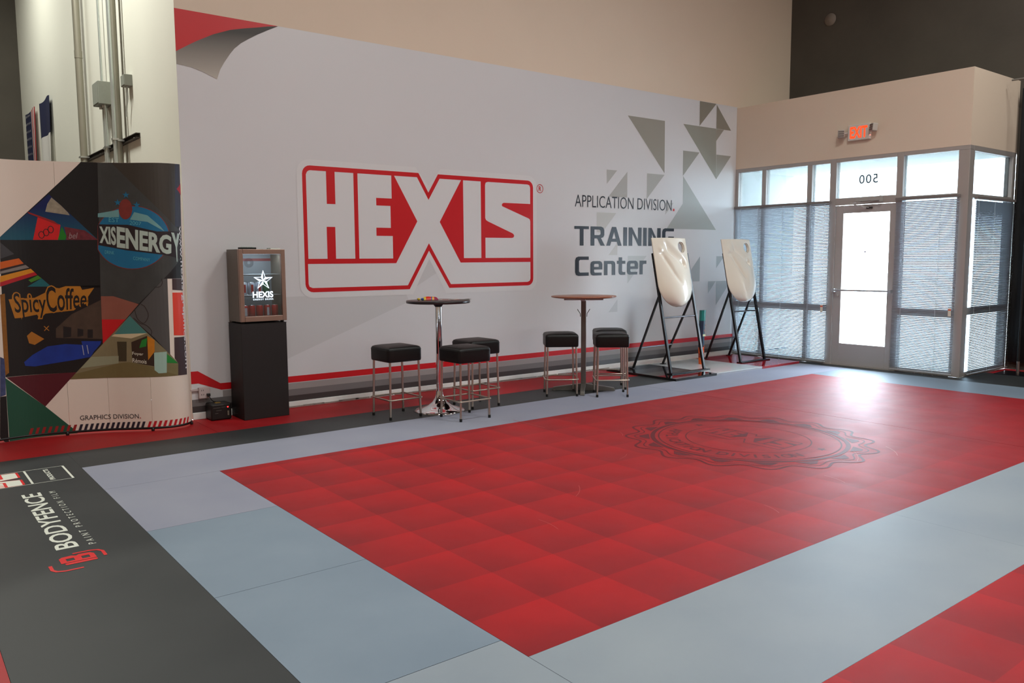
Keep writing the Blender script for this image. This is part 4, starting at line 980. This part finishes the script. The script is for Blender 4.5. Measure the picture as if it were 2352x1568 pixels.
fl_ = bpy.data.lights.new('fridge_light', 'AREA'); fl_.shape = 'RECTANGLE'; fl_.size = 0.34; fl_.size_y = 0.012; fl_.energy = 1.2; fl_.color = (0.8, 0.92, 1.0)
fo = bpy.data.objects.new('fridge_light', fl_); COL.objects.link(fo); fo.parent = fr; fo.location = (0, -0.095, 0.64); fo.rotation_euler = (0.35, 0, 0)
d = Decal(lambda u, v: (u, bd1 - th - 0.006, v)); d.poly(box2d(-0.19, 0.19, 0.58, 0.605)); d.build('red_line', mat('fridge_red_line', srgb(120, 40, 44), 0.5), fr)
M_can_r = mat('can_red', srgb(178, 36, 34), 0.35, metal=0.3); M_can_w = mat('can_silver', srgb(200, 204, 216), 0.3, metal=0.4); M_can_g = mat('can_green', srgb(24, 96, 62), 0.35, metal=0.3); M_al = mat('can_lid', srgb(190, 190, 192), 0.3, metal=0.9)
def can(x, y, z, m, label, group, stripe=None):
    t = thing('drink_can', label, 'can', (x, y, z), 0, group)
    MB().lathe([(0.024, 0), (0.0325, 0.010), (0.0325, 0.104), (0.027, 0.116)], n=20).build('body', m, t)
    MB().lathe([(0.027, 0.116), (0.027, 0.119), (0.022, 0.117)], n=20).build('lid', M_al, t)
    if stripe: 
        d_ = Decal(lambda u, v: (0.0329 * math.sin(u / 0.0329), -0.0329 * math.cos(u / 0.0329), v))
        for k in range(5): d_.poly(box2d(-0.012 + 0.0048 * k, -0.012 + 0.0048 * (k + 1), 0.02, 0.095))
        d_.build('label_panel', stripe, t)
    return t
for i, (x, w) in enumerate(((2.730, 'first'), (2.800, 'second'), (2.870, 'third'), (2.948, 'fourth'), (3.020, 'fifth'))):
    can(x, 7.56 + 0.012 * (i % 2), 0.952, M_can_r, 'red drink can on the fridge floor, %s from the left' % w, 'red cans at the bottom of the fridge', M_can_w if i in (0, 3) else None)
for i, (x, m, nm, s_) in enumerate(((2.728, M_can_w, 'silver drink can with red panel, leftmost on the middle fridge shelf', M_can_r), (2.800, M_can_w, 'silver drink can with red panel, second on the middle fridge shelf', M_can_r), (2.872, M_can_w, 'silver drink can with red panel, third on the middle fridge shelf', M_can_r), (2.945, M_can_g, 'green drink can on the middle fridge shelf', None))):
    can(x, 7.57, 1.170, m, nm, 'cans on the middle fridge shelf', s_)
rc_ = thing('remote_control', 'flat dark remote control lying on top of the fridge', 'remote control', (2.77, 7.55, 1.596), 0.2)
MB().box(-0.085, 0.085, -0.022, 0.022, 0, 0.018).build('body', mat('dark_plastic', srgb(28, 32, 30), 0.4), rc_, bevel=0.005)
for k in range(5): MB().box(-0.06 + 0.026 * k, -0.045 + 0.026 * k, -0.008, 0.008, 0.018, 0.021).build('button', mat('pale_button', srgb(168, 190, 172), 0.5), rc_)
pw_ = thing('note_pad', 'small white pad on the right of the fridge top', 'note pad', (3.03, 7.56, 1.596), 0.1)
MB().box(-0.05, 0.05, -0.035, 0.035, 0, 0.010).build('pages', mat('pad_paper', srgb(230, 232, 224), 0.7), pw_); MB().box(-0.051, 0.051, 0.028, 0.036, 0, 0.012).build('binding', mat('pad_green', srgb(90, 120, 100), 0.6), pw_)

# power unit, outlet -----------------------------------------------------------------------------
pu = thing('power_unit', 'black electronic box with red light on the floor beside the pedestal', 'power unit', (2.49, 7.70, 0))
M_pu = mat('black_plastic', srgb(14, 14, 14), 0.45); M_pl = mat('grey_trim', srgb(90, 88, 84), 0.5)
MB().box(-0.095, 0.095, -0.085, 0.085, 0.004, 0.155).build('case', M_pu, pu, bevel=0.012, segs=3)
for k, (a, b, z) in enumerate(((-0.08, 0.02, 0.142), (-0.075, -0.01, 0.118), (0.0, 0.04, 0.12), (-0.05, 0.0, 0.092), (-0.06, -0.03, 0.066))): MB().box(a, b, -0.087, -0.0845, z, z + 0.004).build('panel_line', M_pl, pu)
MB().box(0.055, 0.066, -0.088, -0.084, 0.116, 0.126).build('red_light', mat('red_led', (1, 0.05, 0.05), 0.4, emit=(1, 0.02, 0.02), estr=5), pu)
MB().box(0.056, 0.070, -0.088, -0.084, 0.04, 0.085).build('switch', mat('switch_grey', srgb(130, 128, 112), 0.5), pu, bevel=0.002)
MB().box(-0.03, 0.02, -0.02, 0.02, 0.155, 0.158).build('sticker', mat('amber_sticker', srgb(150, 116, 40), 0.6), pu)
for sx in (-0.07, 0.07): MB().box(sx - 0.012, sx + 0.012, -0.07, 0.07, 0, 0.006).build('foot', M_pu, pu)
ou = thing('wall_outlet', 'square surface mounted outlet box low on the mural wall', 'outlet', (2.388, WY - 0.005, 0.20))
MB().box(-0.052, 0.052, -0.035, 0, 0, 0.104).build('box', mat('outlet_grey', srgb(190, 174, 172), 0.6, var=0.1, scale=60), ou, bevel=0.004)
MB().box(-0.12, -0.052, -0.02, 0, 0.074, 0.092).build('raceway', mat('outlet_grey', (0, 0, 0)), ou)
MB().box(0.015, 0.045, -0.065, -0.035, 0.018, 0.045).build('plug', M_pu, ou, bevel=0.004)
MB().tube([(0.03, -0.06, 0.02), (0.05, -0.08, -0.02), (0.075, -0.07, -0.038), (0.09, -0.05, -0.040)], 0.004, n=6).build('cable', M_pu, ou)
for zz in (0.03, 0.07):
    for xx in (-0.03, -0.012): MB().box(xx, xx + 0.004, -0.0365, -0.035, zz, zz + 0.012).build('slot', M_pu, ou)

# bar stools ---------------------------------------------------------------------------------------
M_leath = mat('black_leather', srgb(11, 11, 12), 0.42, spec=0.35, bump=0.12, bscale=220, var=0.1); M_chr = mat('brushed_steel', srgb(186, 176, 162), 0.28, metal=0.95); M_rub = mat('black_rubber', (0, 0, 0))
def make_stool():
    t = thing('bar_stool', 'x', 'stool', group='black leather bar stools')
    # padded seat: superellipse block with soft edges and a domed top
    h = 0.182; nx = 14; V = []; F = []
    levels = [(0.965, 0.540), (0.99, 0.546), (1.0, 0.560), (1.0, 0.645), (0.985, 0.662), (0.95, 0.672), (0.85, 0.680), (0.6, 0.688), (0.3, 0.692), (0.02, 0.693)]
    N = 40
    for (sc, z) in levels:
        for k in range(N):
            a = 2 * math.pi * k / N; c, s = math.cos(a), math.sin(a); e = 0.16
            V.append((h * sc * math.copysign(abs(c) ** e, c), h * sc * math.copysign(abs(s) ** e, s), z))
    for i in range(len(levels) - 1):
        for k in range(N): F.append((i * N + k, i * N + (k + 1) % N, (i + 1) * N + (k + 1) % N, (i + 1) * N + k))
    F.append(tuple(reversed(range(N)))); F.append(tuple((len(levels) - 1) * N + k for k in range(N)))
    seat = MB().add(V, F, 0, True).build('seat', M_leath, t)
    P = [(h * 1.002 * math.copysign(abs(math.cos(a)) ** 0.16, math.cos(a)), h * 1.002 * math.copysign(abs(math.sin(a)) ** 0.16, math.sin(a)), 0.650) for a in [2 * math.pi * k / 48 for k in range(48)]]
    MB().tube(P, 0.0025, n=5, closed=True).build('seam', M_leath, seat)
    L = 0.160
    for sx in (-1, 1):
        for sy in (-1, 1):
            lg = MB().tube([(sx * (L - 0.006), sy * (L - 0.006), 0.545), (sx * (L + 0.004), sy * (L + 0.004), 0.014)], 0.0105, n=12).build('leg', M_chr, t)
            MB().lathe([(0.0125, 0), (0.0135, 0.004), (0.0125, 0.028)], sx * (L + 0.004), sy * (L + 0.004), n=12).build('foot', M_rub, lg)
    R = L + 0.020; cr = 0.03; pts = []
    for cx, cy, a0 in ((R - cr, -R + cr, -90), (R - cr, R - cr, 0), (-R + cr, R - cr, 90), (-R + cr, -R + cr, 180)):
        for k in range(5): a = math.radians(a0 + 22.5 * k); pts.append((cx + cr * math.cos(a), cy + cr * math.sin(a), 0.185))
    MB().tube(pts, 0.0075, n=10, closed=True).build('foot_ring', M_chr, t)
    return t
stools = [((3.877, 6.752), 0.0, 'black bar stool alone on the left of the black round table'), ((4.338, 6.27), 0.0, 'black bar stool standing in front of the black round table, nearest to the camera'),
          ((4.79, 6.72), 0.0, 'black bar stool close to the wall behind the foremost stool'), ((5.906, 6.682), -0.62, 'black bar stool on the left of the wooden round table'),
          ((6.298, 6.296), -0.66, 'black bar stool on the right of the wooden table, front one of the pair'), ((6.64, 6.66), -0.66, 'black bar stool on the right of the wooden table, rear one of the pair')]
proto = make_stool()
for i, (p, rz, lab) in enumerate(stools):
    s_ = proto if i == 0 else copy_tree(proto)
    s_.location = (*p, 0); s_.rotation_euler = (0, 0, rz); s_['label'] = lab

# round tables ------------------------------------------------------------------------------------------
M_chm = mat('mirror_chrome', srgb(225, 225, 228), 0.06, metal=1.0)
ta = thing('bar_table', 'round black bar table with chrome column and trumpet base', 'table', (4.33, 6.70, 0))
MB().lathe([(0.0, 1.068), (0.308, 1.068), (0.312, 1.072), (0.312, 1.090), (0.308, 1.094), (0.0, 1.094)], n=64).build('tabletop', mat('black_tabletop', srgb(34, 30, 32), 0.28, var=0.1), ta)
MB().lathe([(0.033, 0.12), (0.0315, 0.6), (0.0315, 1.045)], n=28).build('column', M_chm, ta)
MB().lathe([(0.032, 1.03), (0.05, 1.055), (0.055, 1.068)], n=28).build('collar', mat('black_collar', srgb(20, 20, 20), 0.4), ta)
MB().lathe([(0.248, 0.0), (0.25, 0.008), (0.235, 0.018), (0.18, 0.032), (0.12, 0.056), (0.075, 0.09), (0.048, 0.13), (0.036, 0.17), (0.033, 0.20)], n=56).build('base', M_chm, ta)
M_wood = None
def wood_mat():
    m = bpy.data.materials.new('reddish_wood'); nt, ln = nodes_of(m); b = nt['Principled BSDF']; b.inputs['Roughness'].default_value = 0.3
    tc = nt.new('ShaderNodeTexCoord'); mp = nt.new('ShaderNodeMapping'); mp.inputs['Scale'].default_value = (2, 22, 2)
    n = nt.new('ShaderNodeTexNoise'); n.inputs['Scale'].default_value = 3; n.inputs['Detail'].default_value = 6
    ln.new(tc.outputs['Object'], mp.inputs[0]); ln.new(mp.outputs[0], n.inputs['Vector'])
    cr = nt.new('ShaderNodeValToRGB'); cr.color_ramp.elements[0].color = (*srgb(122, 70, 50), 1); cr.color_ramp.elements[1].color = (*srgb(172, 112, 84), 1)
    ln.new(n.outputs['Fac'], cr.inputs[0]); ln.new(cr.outputs[0], b.inputs['Base Color']); return m
tb = thing('bar_table', 'round wooden bar table with square grey post and cross foot', 'table', (6.26, 6.69, 0))
M_post = mat('grey_post', srgb(116, 112, 106), 0.35, metal=0.6)
MB().lathe([(0.0, 1.045), (0.22, 1.045), (0.33, 1.054), (0.362, 1.062), (0.367, 1.068), (0.362, 1.074), (0.0, 1.076)], n=72).build('tabletop', wood_mat(), tb)
MB().beam((-0.155, -0.155, 1.036), (0.155, 0.155, 1.036), 0.05, 0.02).beam((-0.155, 0.155, 1.036), (0.155, -0.155, 1.036), 0.05, 0.02).build('top_bracket', mat('white_bracket', srgb(176, 178, 182), 0.4, metal=0.3), tb)
mb = MB(); c_, s_ = math.cos(math.pi / 4), math.sin(math.pi / 4); q = 0.028
sq = [(x * c_ - y * s_, x * s_ + y * c_) for x, y in ((-q, -q), (q, -q), (q, q), (-q, q))]
mb.add([(x, y, z) for z in (0.03, 1.03) for x, y in sq], [(0, 1, 5, 4), (1, 2, 6, 5), (2, 3, 7, 6), (3, 0, 4, 7), (0, 3, 2, 1), (4, 5, 6, 7)]); mb.build('post', M_post, tb, bevel=0.004)
for k in range(4):
    a = math.radians(45 + 90 * k); u = Vector((math.cos(a), math.sin(a), 0)); n_ = Vector((-u.y, u.x, 0))
    V = []
    for r_, h_, w_ in ((0.02, 0.085, 0.026), (0.30, 0.045, 0.024), (0.345, 0.036, 0.022), (0.355, 0.006, 0.022)):
        for sg in (-1, 1):
            V.append(tuple(u * r_ + n_ * sg * w_ + Vector((0, 0, h_)))); 
    for r_ in (0.02, 0.355):
        for sg in (-1, 1): V.append(tuple(u * r_ + n_ * sg * 0.024 + Vector((0, 0, 0.004))))
    ft_ = MB().add(V, [(0, 1, 3, 2), (2, 3, 5, 4), (4, 5, 7, 6), (0, 2, 4, 6, 10, 8), (1, 9, 11, 7, 5, 3), (8, 10, 11, 9), (0, 8, 9, 1), (6, 7, 11, 10)]).build('foot', M_post, tb, bevel=0.003)
    MB().lathe([(0.012, 0), (0.012, 0.006)], u.x * 0.33, u.y * 0.33, n=10).build('glide', mat('glide_white', srgb(196, 192, 176), 0.6), ft_)
for sg in (-1, 1):
    MB().tube([(sg * 0.028, -sg * 0.022, 0.84), (sg * 0.030, -sg * 0.024, 0.875), (sg * 0.055, -sg * 0.044, 0.925)], 0.004, n=6).build('coat_hook', mat('hook_metal', srgb(88, 86, 86), 0.4, metal=0.6), tb)

# things on the black table: sweets packet and paper sheets
sp = thing('sweets_packet', 'bright crumpled sweets packet lying on the black round table', 'sweets packet', (4.30, 6.80, 1.0945), -0.55)
def bag(name, parts):
    nx, ny = 16, 8; L, Wd = 0.16, 0.075
    rnd = random.Random(3)
    top = {}
    for i in range(nx + 1):
        for j in range(ny + 1):
            x = -L / 2 + L * i / nx; y = -Wd / 2 + Wd * j / ny
            e = max(0, 1 - (2 * x / L) ** 4) * max(0, 1 - (2 * y / Wd) ** 2); top[i, j] = (x, y, 0.004 + 0.028 * e ** 0.6 + rnd.uniform(-0.003, 0.003) * (e > 0.05))
    for nm, i0, i1, m in parts:
        vs = []; idx = {}
        for i in range(i0, i1 + 1):
            for j in range(ny + 1):
                idx[i, j, 1] = len(vs); vs.append(top[i, j]); 
                idx[i, j, 0] = len(vs); vs.append((top[i, j][0], top[i, j][1], 0.0005))
        fs = []
        for i in range(i0, i1):
            for j in range(ny): fs += [(idx[i, j, 1], idx[i + 1, j, 1], idx[i + 1, j + 1, 1], idx[i, j + 1, 1]), (idx[i, j, 0], idx[i, j + 1, 0], idx[i + 1, j + 1, 0], idx[i + 1, j, 0])]
            for j in (0, ny): fs.append((idx[i, j, 0], idx[i + 1, j, 0], idx[i + 1, j, 1], idx[i, j, 1]))
        MB().add(vs, fs, 0, True).build(nm, m, sp)
bag('sweets', [('yellow_end', 0, 4, mat('sw_yellow', srgb(228, 186, 40), 0.35, var=0.5, scale=40)), ('red_middle', 4, 9, mat('sw_red', srgb(214, 40, 26), 0.35, var=0.15, scale=30)), ('blue_patch', 9, 10, mat('sw_blue', srgb(34, 78, 150), 0.35)), ('gold_patch', 10, 12, mat('sw_gold', srgb(236, 170, 70), 0.35)), ('purple_end', 12, 16, mat('sw_purple', srgb(150, 14, 70), 0.35))])
for (dx, dy, r_, m, nm) in ((-0.10, -0.02, 0.016, 'sw_blue', 'round blue sweet beside the bright packet'), (-0.118, 0.018, 0.015, 'sw_yellow', 'round yellow sweet beside the bright packet'), (-0.105, 0.05, 0.013, 'black_plastic', 'round dark sweet beside the bright packet')):
    o = MB().lathe([(0.0, 0), (r_ * 0.7, r_ * 0.15), (r_, r_ * 0.7), (r_ * 0.75, r_ * 1.3), (0.0, r_ * 1.5)], n=14).build('round_sweet', MATS[m]); o.location = (4.30 + dx, 6.80 + dy, 1.0945); tag(o, nm, 'sweet', 'loose sweets on the table')
for (x, y, rz, z, nm, c) in ((4.47, 6.73, -0.5, 1.0946, 'white printed sheet lying flat on the black round table', (200, 190, 186)), (4.52, 6.60, -0.35, 1.0956, 'grey folded sheet near the edge of the black round table', (96, 96, 92))):
    t = thing('paper_sheet', nm, 'paper', (x, y, z), rz)
    nx = 8; vs = []; 
    for i in range(nx + 1):
        xx = -0.10 + 0.20 * i / nx; zz = 0.0006 + 0.006 * max(0, (i - 4) / 4) ** 2
        vs += [(xx, -0.07, zz), (xx, 0.07, zz), (xx, -0.07, zz - 0.0005), (xx, 0.07, zz - 0.0005)]
    MB().add(vs, [f for i in range(nx) for f in ((4 * i, 4 * i + 4, 4 * i + 5, 4 * i + 1), (4 * i + 2, 4 * i + 3, 4 * i + 7, 4 * i + 6), (4 * i, 4 * i + 2, 4 * i + 6, 4 * i + 4), (4 * i + 1, 4 * i + 5, 4 * i + 7, 4 * i + 3))] + [(0, 1, 3, 2), (4 * nx, 4 * nx + 2, 4 * nx + 3, 4 * nx + 1)], 0, True).build('sheet', mat('paper_%d' % c[0], srgb(*c), 0.6), t)
    MB().box(-0.06, 0.0, -0.03, 0.04, 0.0008, 0.0012).build('printed_block', mat('paper_red', srgb(150, 60, 56), 0.6), t)

# gloss floor panels ---------------------------------------------------------------------------------------
for x0, x1, nm, c, lab in ((7.58, 8.358, 'black', (16, 17, 19), 'glossy black floor panel under the nearer hood stand'), (8.362, 9.328, 'white', (226, 230, 230), 'glossy white floor panel between the black and red ones'), (9.332, 10.20, 'red', (176, 16, 34), 'glossy red floor panel under the stand by the window')):
    t = thing('gloss_panel', lab, 'floor panel', ((x0 + x1) / 2, 7.06, 0), 0, 'gloss panels under the hood stands')
    hw = (x1 - x0) / 2
    MB().box(-hw, hw, -0.60, 0.60, 0.024, 0.030).build('gloss_sheet', mat('gloss_' + nm, srgb(*c), 0.06, coat=0.5), t)
    MB().box(-hw + 0.003, hw - 0.003, -0.597, 0.597, 0.0, 0.024).build('board', mat('board_' + nm, srgb(*((12, 12, 14) if nm == 'black' else (150, 14, 30) if nm == 'red' else (150, 152, 160))), 0.5), t)

# hood stands -----------------------------------------------------------------------------------------------------
M_steel = mat('black_steel', srgb(16, 15, 17), 0.35, metal=0.3); M_cross = mat('grey_crossbar', srgb(92, 92, 98), 0.35, metal=0.5)
M_ivory = mat('ivory_gelcoat', srgb(232, 224, 208), 0.18, coat=0.4, var=0.02, scale=3)
ZF = 0.0305; LK = 0.21
def hood_stand(label, xl, xr, y0, ybl, ybr):
    """tilted frame: two long front posts leaning back, two rear struts, cross bars and a foot plate"""
    t = thing('hood_stand', label, 'stand', ((xl + xr) / 2, y0 + 0.3, ZF))
    A = lambda o: at(o, t)
    for x in (xl, xr): A(MB().beam((x, y0, ZF + 0.012), (x, y0 + LK * 1.55, ZF + 1.52), 0.036, 0.03, (0, 1, 0)).build('front_post', M_steel, t, bevel=0.003))
    for x, yb in ((xl, ybl), (xr, ybr)):
        A(MB().beam((x + 0.0, y0 + LK * 0.98 + 0.012, 1.0), (x + 0.03, yb, ZF + 0.01), 0.026, 0.024, (1, 0, 0)).build('rear_strut', M_steel, t, bevel=0.003))
        A(MB().box(x + 0.03 - 0.03, x + 0.03 + 0.03, yb - 0.03, yb + 0.03, ZF, ZF + 0.008).build('rear_foot', M_steel, t))
    A(MB().box(xl - 0.03, xr + 0.07, y0 - 0.045, y0 + 0.045, ZF, ZF + 0.012).build('foot_plate', M_steel, t, bevel=0.002))
    zc = 0.735; A(MB().tube([(xl, y0 + LK * zc, zc), (xr, y0 + LK * zc, zc)], 0.011, n=8).build('crossbar', M_cross, t))
    zc = 1.30; A(MB().tube([(xl, y0 + LK * zc, zc), (xr, y0 + LK * zc, zc)], 0.011, n=8).build('crossbar', M_cross, t))
    f = 0.30; ya = y0 + LK * 0.98; xa = lambda x: x + 0.03 * (1 - f); A(MB().tube([(xl + 0.022, ybl + (ya - ybl) * f, 0.03 + 0.97 * f), (xr + 0.022, ybr + (ya - ybr) * f, 0.03 + 0.97 * f)], 0.010, n=8).build('rear_brace', M_cross, t))
    for z in (0.92, 1.12, 1.35, 1.46):
        A(MB().tube([(xl - 0.020, y0 + LK * z, z), (xl - 0.016, y0 + LK * z, z)], 0.006, n=8).build('screw', M_cross, t))
    return t
hood_stand('black steel stand holding a white hood, on the black panel', 7.835, 8.485, 6.765, 7.44, 7.50)
hood_stand('black steel stand holding a white hood, by the window blind', 9.42, 9.975, 6.88, 7.50, 7.52)
def hood(label, xc, y0):
    """moulded practice hood: rounded nose at the bottom, round hole and swept recess; leans with the posts"""
    HW, TL = 0.325, 0.895; ztop = 1.742
    dn = Vector((0, -LK, -1)).normalized(); nr = Vector((0, -1, LK)).normalized(); top = Vector((xc, y0 - 0.045 + LK * ztop, ztop))
    t = thing('car_hood', label, 'car hood', tuple(top + dn * TL))
    sm = lambda e0, e1, x: (lambda q: q * q * (3 - 2 * q))(max(0, min(1, (x - e0) / (e1 - e0))))
    def wid(b): return HW if b < 0.66 else HW * math.sqrt(max(0, 1 - ((b - 0.66) / 0.34) ** 2.05))
    def hgt(a, b):
        w = wid(b) / HW; ra = abs(a); edge = 1 - ra ** 4
        h = 0.028 * (1 - a * a) + 0.075 * sm(0.15, 0.85, b) * (1 - ra ** 2.6)
        if b > 0.66: h *= 0.25 + 0.75 * math.sqrt(max(0, 1 - ((b - 0.66) / 0.34) ** 3.5))
        u, v = a, b
        # swept recess between the ridge and the hole
        dl = ((v - 0.20) - (u + 0.27) * (0.225 / 0.80)) ; along = sm(-0.45, -0.2, u) * (1 - sm(0.55, 0.72, u))
        h -= 0.022 * along * sm(0.012, -0.02, dl) * sm(-0.20, -0.05, dl)
        h -= 0.018 * math.exp(-(((u - 0.62) / 0.10) ** 2 + ((v - 0.37) / 0.05) ** 2))
        # valley along the left flank and the shoulder knob
        q = (u + 0.52) - (v - 0.25) * 1.35; h -= 0.020 * math.exp(-(q / 0.11) ** 2) * sm(0.2, 0.32, v) * (1 - sm(0.52, 0.72, v))
        h += 0.012 * math.exp(-(((u + 0.62) / 0.10) ** 2 + ((v - 0.17) / 0.045) ** 2)); h -= 0.014 * math.exp(-(((u + 0.58) / 0.13) ** 2 + ((v - 0.225) / 0.03) ** 2))
        h -= 0.010 * math.exp(-(((u - 0.02) / 0.22) ** 2 + ((v - 0.55) / 0.07) ** 2))
        return h
    NA, NB = 56, 84; hc, hr = (0.62, 0.135), (0.215, 0.082); V = []; idx = {}
    for j in range(NB + 1):
        b = 0.9985 * j / NB
        for i in range(NA + 1):
            a = -1 + 2 * i / NA; bb = b; aa = a
            e = math.hypot((a - hc[0]) / hr[0], (b - hc[1]) / hr[1])
            if 0.80 < e < 1.30: k = 1.0 / e if e < 1.0 else 1.0; aa = hc[0] + (a - hc[0]) * k; bb = hc[1] + (b - hc[1]) * k
            idx[i, j] = len(V); p = top + Vector((1, 0, 0)) * aa * wid(bb) + dn * bb * TL + nr * hgt(aa, bb); V.append(tuple(p))
    F = []
    for j in range(NB):
        for i in range(NA):
            ca = -1 + 2 * (i + 0.5) / NA; cb = (j + 0.5) / NB
            if math.hypot((ca - hc[0]) / hr[0], (cb - hc[1]) / hr[1]) < 0.93: continue
            F.append((idx[i, j], idx[i + 1, j], idx[i + 1, j + 1], idx[i, j + 1]))
    o = at(MB().add(V, F, 0, True).build('shell', M_ivory, t), t)
    md = o.modifiers.new('thickness', 'SOLIDIFY'); md.thickness = 0.01; md.offset = 0 
    # rim of the hole
    pts = []
    for k in range(32):
        w_ = 2 * math.pi * k / 32; a, b = hc[0] + hr[0] * math.cos(w_), hc[1] + hr[1] * math.sin(w_); pts.append(top + Vector((1, 0, 0)) * a * wid(b) + dn * b * TL + nr * (hgt(a, b) - 0.006))
    vs = [tuple(p) for p in pts] + [tuple(p - nr * 0.028) for p in pts]
    rim = at(MB().add(vs, [(k, (k + 1) % 32, 32 + (k + 1) % 32, 32 + k) for k in range(32)], 0, True).build('hole_rim', M_ivory, t), t)
    md = rim.modifiers.new('thickness', 'SOLIDIFY'); md.thickness = 0.006
    # mounting ribs behind the shell that sit on the posts
    for sx in (-0.26, 0.26):
        p0 = top + Vector((sx, 0, 0)) + dn * 0.15 - nr * 0.010; p1 = top + Vector((sx, 0, 0)) + dn * 0.55 - nr * 0.010
        at(MB().beam(tuple(p0), tuple(p1), 0.03, 0.02, tuple(nr)).build('mounting_rib', M_ivory, t), t)
    return t
hood('white moulded practice hood on the stand over the black panel', 8.118, 6.765)
hood('white moulded practice hood on the stand in front of the blind', 9.675, 6.885)

# printed sample post ---------------------------------------------------------------------------------------------------
sp2 = thing('sample_post', 'slim curved post wrapped in teal, navy and orange film between the stands', 'sample post', (8.93, 7.16, ZF))
def bow(z): return 0.012 * math.sin(math.pi * z / 0.74 + 0.5)
def seg(nm, z0, z1, c, n=4):
    mb = MB(); vs = []
    for k in range(n + 1):
        z = z0 + (z1 - z0) * k / n; w = 0.040 + 0.012 * (z / 0.74); b = bow(z)
        vs += [(-w, -0.02 + b, z), (-w * 0.3, -0.034 + b, z), (w * 0.5, -0.030 + b, z), (w, -0.01 + b, z), (w, 0.018 + b, z), (-w, 0.018 + b, z)]
    fs = [(6 * k + i, 6 * k + (i + 1) % 6, 6 * k + 6 + (i + 1) % 6, 6 * k + 6 + i) for k in range(n) for i in range(6)] + [tuple(range(6)), tuple(6 * n + i for i in range(6))]
    mb.add(vs, fs, 0, False); return mb.build(nm, mat('post_' + nm, srgb(*c), 0.25, coat=0.3), sp2)
seg('orange_foot', 0.0, 0.09, (206, 84, 24)); seg('brown_band', 0.09, 0.15, (140, 50, 32)); seg('orange_band', 0.15, 0.235, (204, 78, 30)); seg('navy_body', 0.235, 0.60, (22, 44, 66), 8); seg('teal_top', 0.60, 0.745, (20, 112, 104))
MB().box(-0.018, 0.034, -0.026, -0.014, 0.385, 0.412).build('yellow_label', mat('post_label', srgb(200, 206, 160), 0.4), sp2)
o = MB().box(-0.034, 0.034, -0.002, 0.002, -0.009, 0.009).build('red_white_sticker', mat('post_sticker', srgb(190, 130, 120), 0.4), sp2); o.location = (0.008, -0.026 + bow(0.55), 0.55); o.rotation_euler = (0, 0.6, 0)
MB().box(0.006, 0.018, -0.024, -0.014, 0.455, 0.485).build('red_dot', mat('post_red', srgb(210, 60, 40), 0.4), sp2)
o = MB().add([(-0.043, -0.0235 + bow(.24), 0.235), (0.03, -0.034 + bow(.24), 0.235), (-0.043, -0.0235 + bow(.33), 0.335), (-0.043, -0.019, 0.235), (-0.043, -0.019, 0.335)], [(0, 1, 2), (0, 2, 4, 3)]).build('orange_wedge', MATS['post_orange_band'], sp2)

# black curtain and its stand --------------------------------------------------------------------------------------------
cu = thing('backdrop_curtain', 'tall black cloth curtain hanging along the concrete wall', 'curtain', (WC - 0.06, 2.4, 0.10))
mb = MB(); n = 220; vs = []
for k in range(n + 1):
    y = 4.36 - 5.4 * k / n; dx = 0.018 * math.sin(k * 0.9) + 0.008 * math.sin(k * 0.37)
    for z in (0.10, 1.2, 2.4, 3.62): vs.append((WC - 0.08 + dx * (1.2 - 0.15 * z), y, z))
mb.add(vs, [(4 * k + i, 4 * k + 4 + i, 4 * k + 5 + i, 4 * k + 1 + i) for k in range(n) for i in range(3)], 0, True)
o = at(mb.build('cloth', mat('black_cloth', srgb(9, 9, 11), 0.9), cu), cu); md = o.modifiers.new('thickness', 'SOLIDIFY'); md.thickness = 0.003
at(MB().box(WC - 0.084, WC - 0.076, 3.94, 3.955, 0.66, 0.72).build('green_tab', mat('green_tab', srgb(40, 130, 70), 0.6), cu), cu)
bs = thing('backdrop_stand', 'black backdrop stand with flat square base plate beside the corner blind', 'stand', (11.36, 4.10, 0))
MB().box(-0.21, 0.21, -0.21, 0.21, 0.0, 0.008).build('base_plate', mat('black_base_plate', srgb(20, 22, 28), 0.25, metal=0.2), bs, bevel=0.002)
bs.rotation_euler = (0, 0, 0.06)
MB().tube([(0, 0, 0.008), (0, 0, 0.16)], 0.019, n=14).build('socket', mat('steel_socket', srgb(150, 140, 136), 0.3, metal=0.8), bs)
MB().tube([(0, 0, 0.10), (0, 0, 3.66)], 0.016, n=12).build('upright', mat('black_pole', srgb(9, 9, 10), 0.5), bs)
cb = MB().tube([(0, 0.25, 3.67), (0, -5.0, 3.70)], 0.012, n=10).build('crossbar', mat('pale_rod', srgb(120, 116, 108), 0.4), bs)
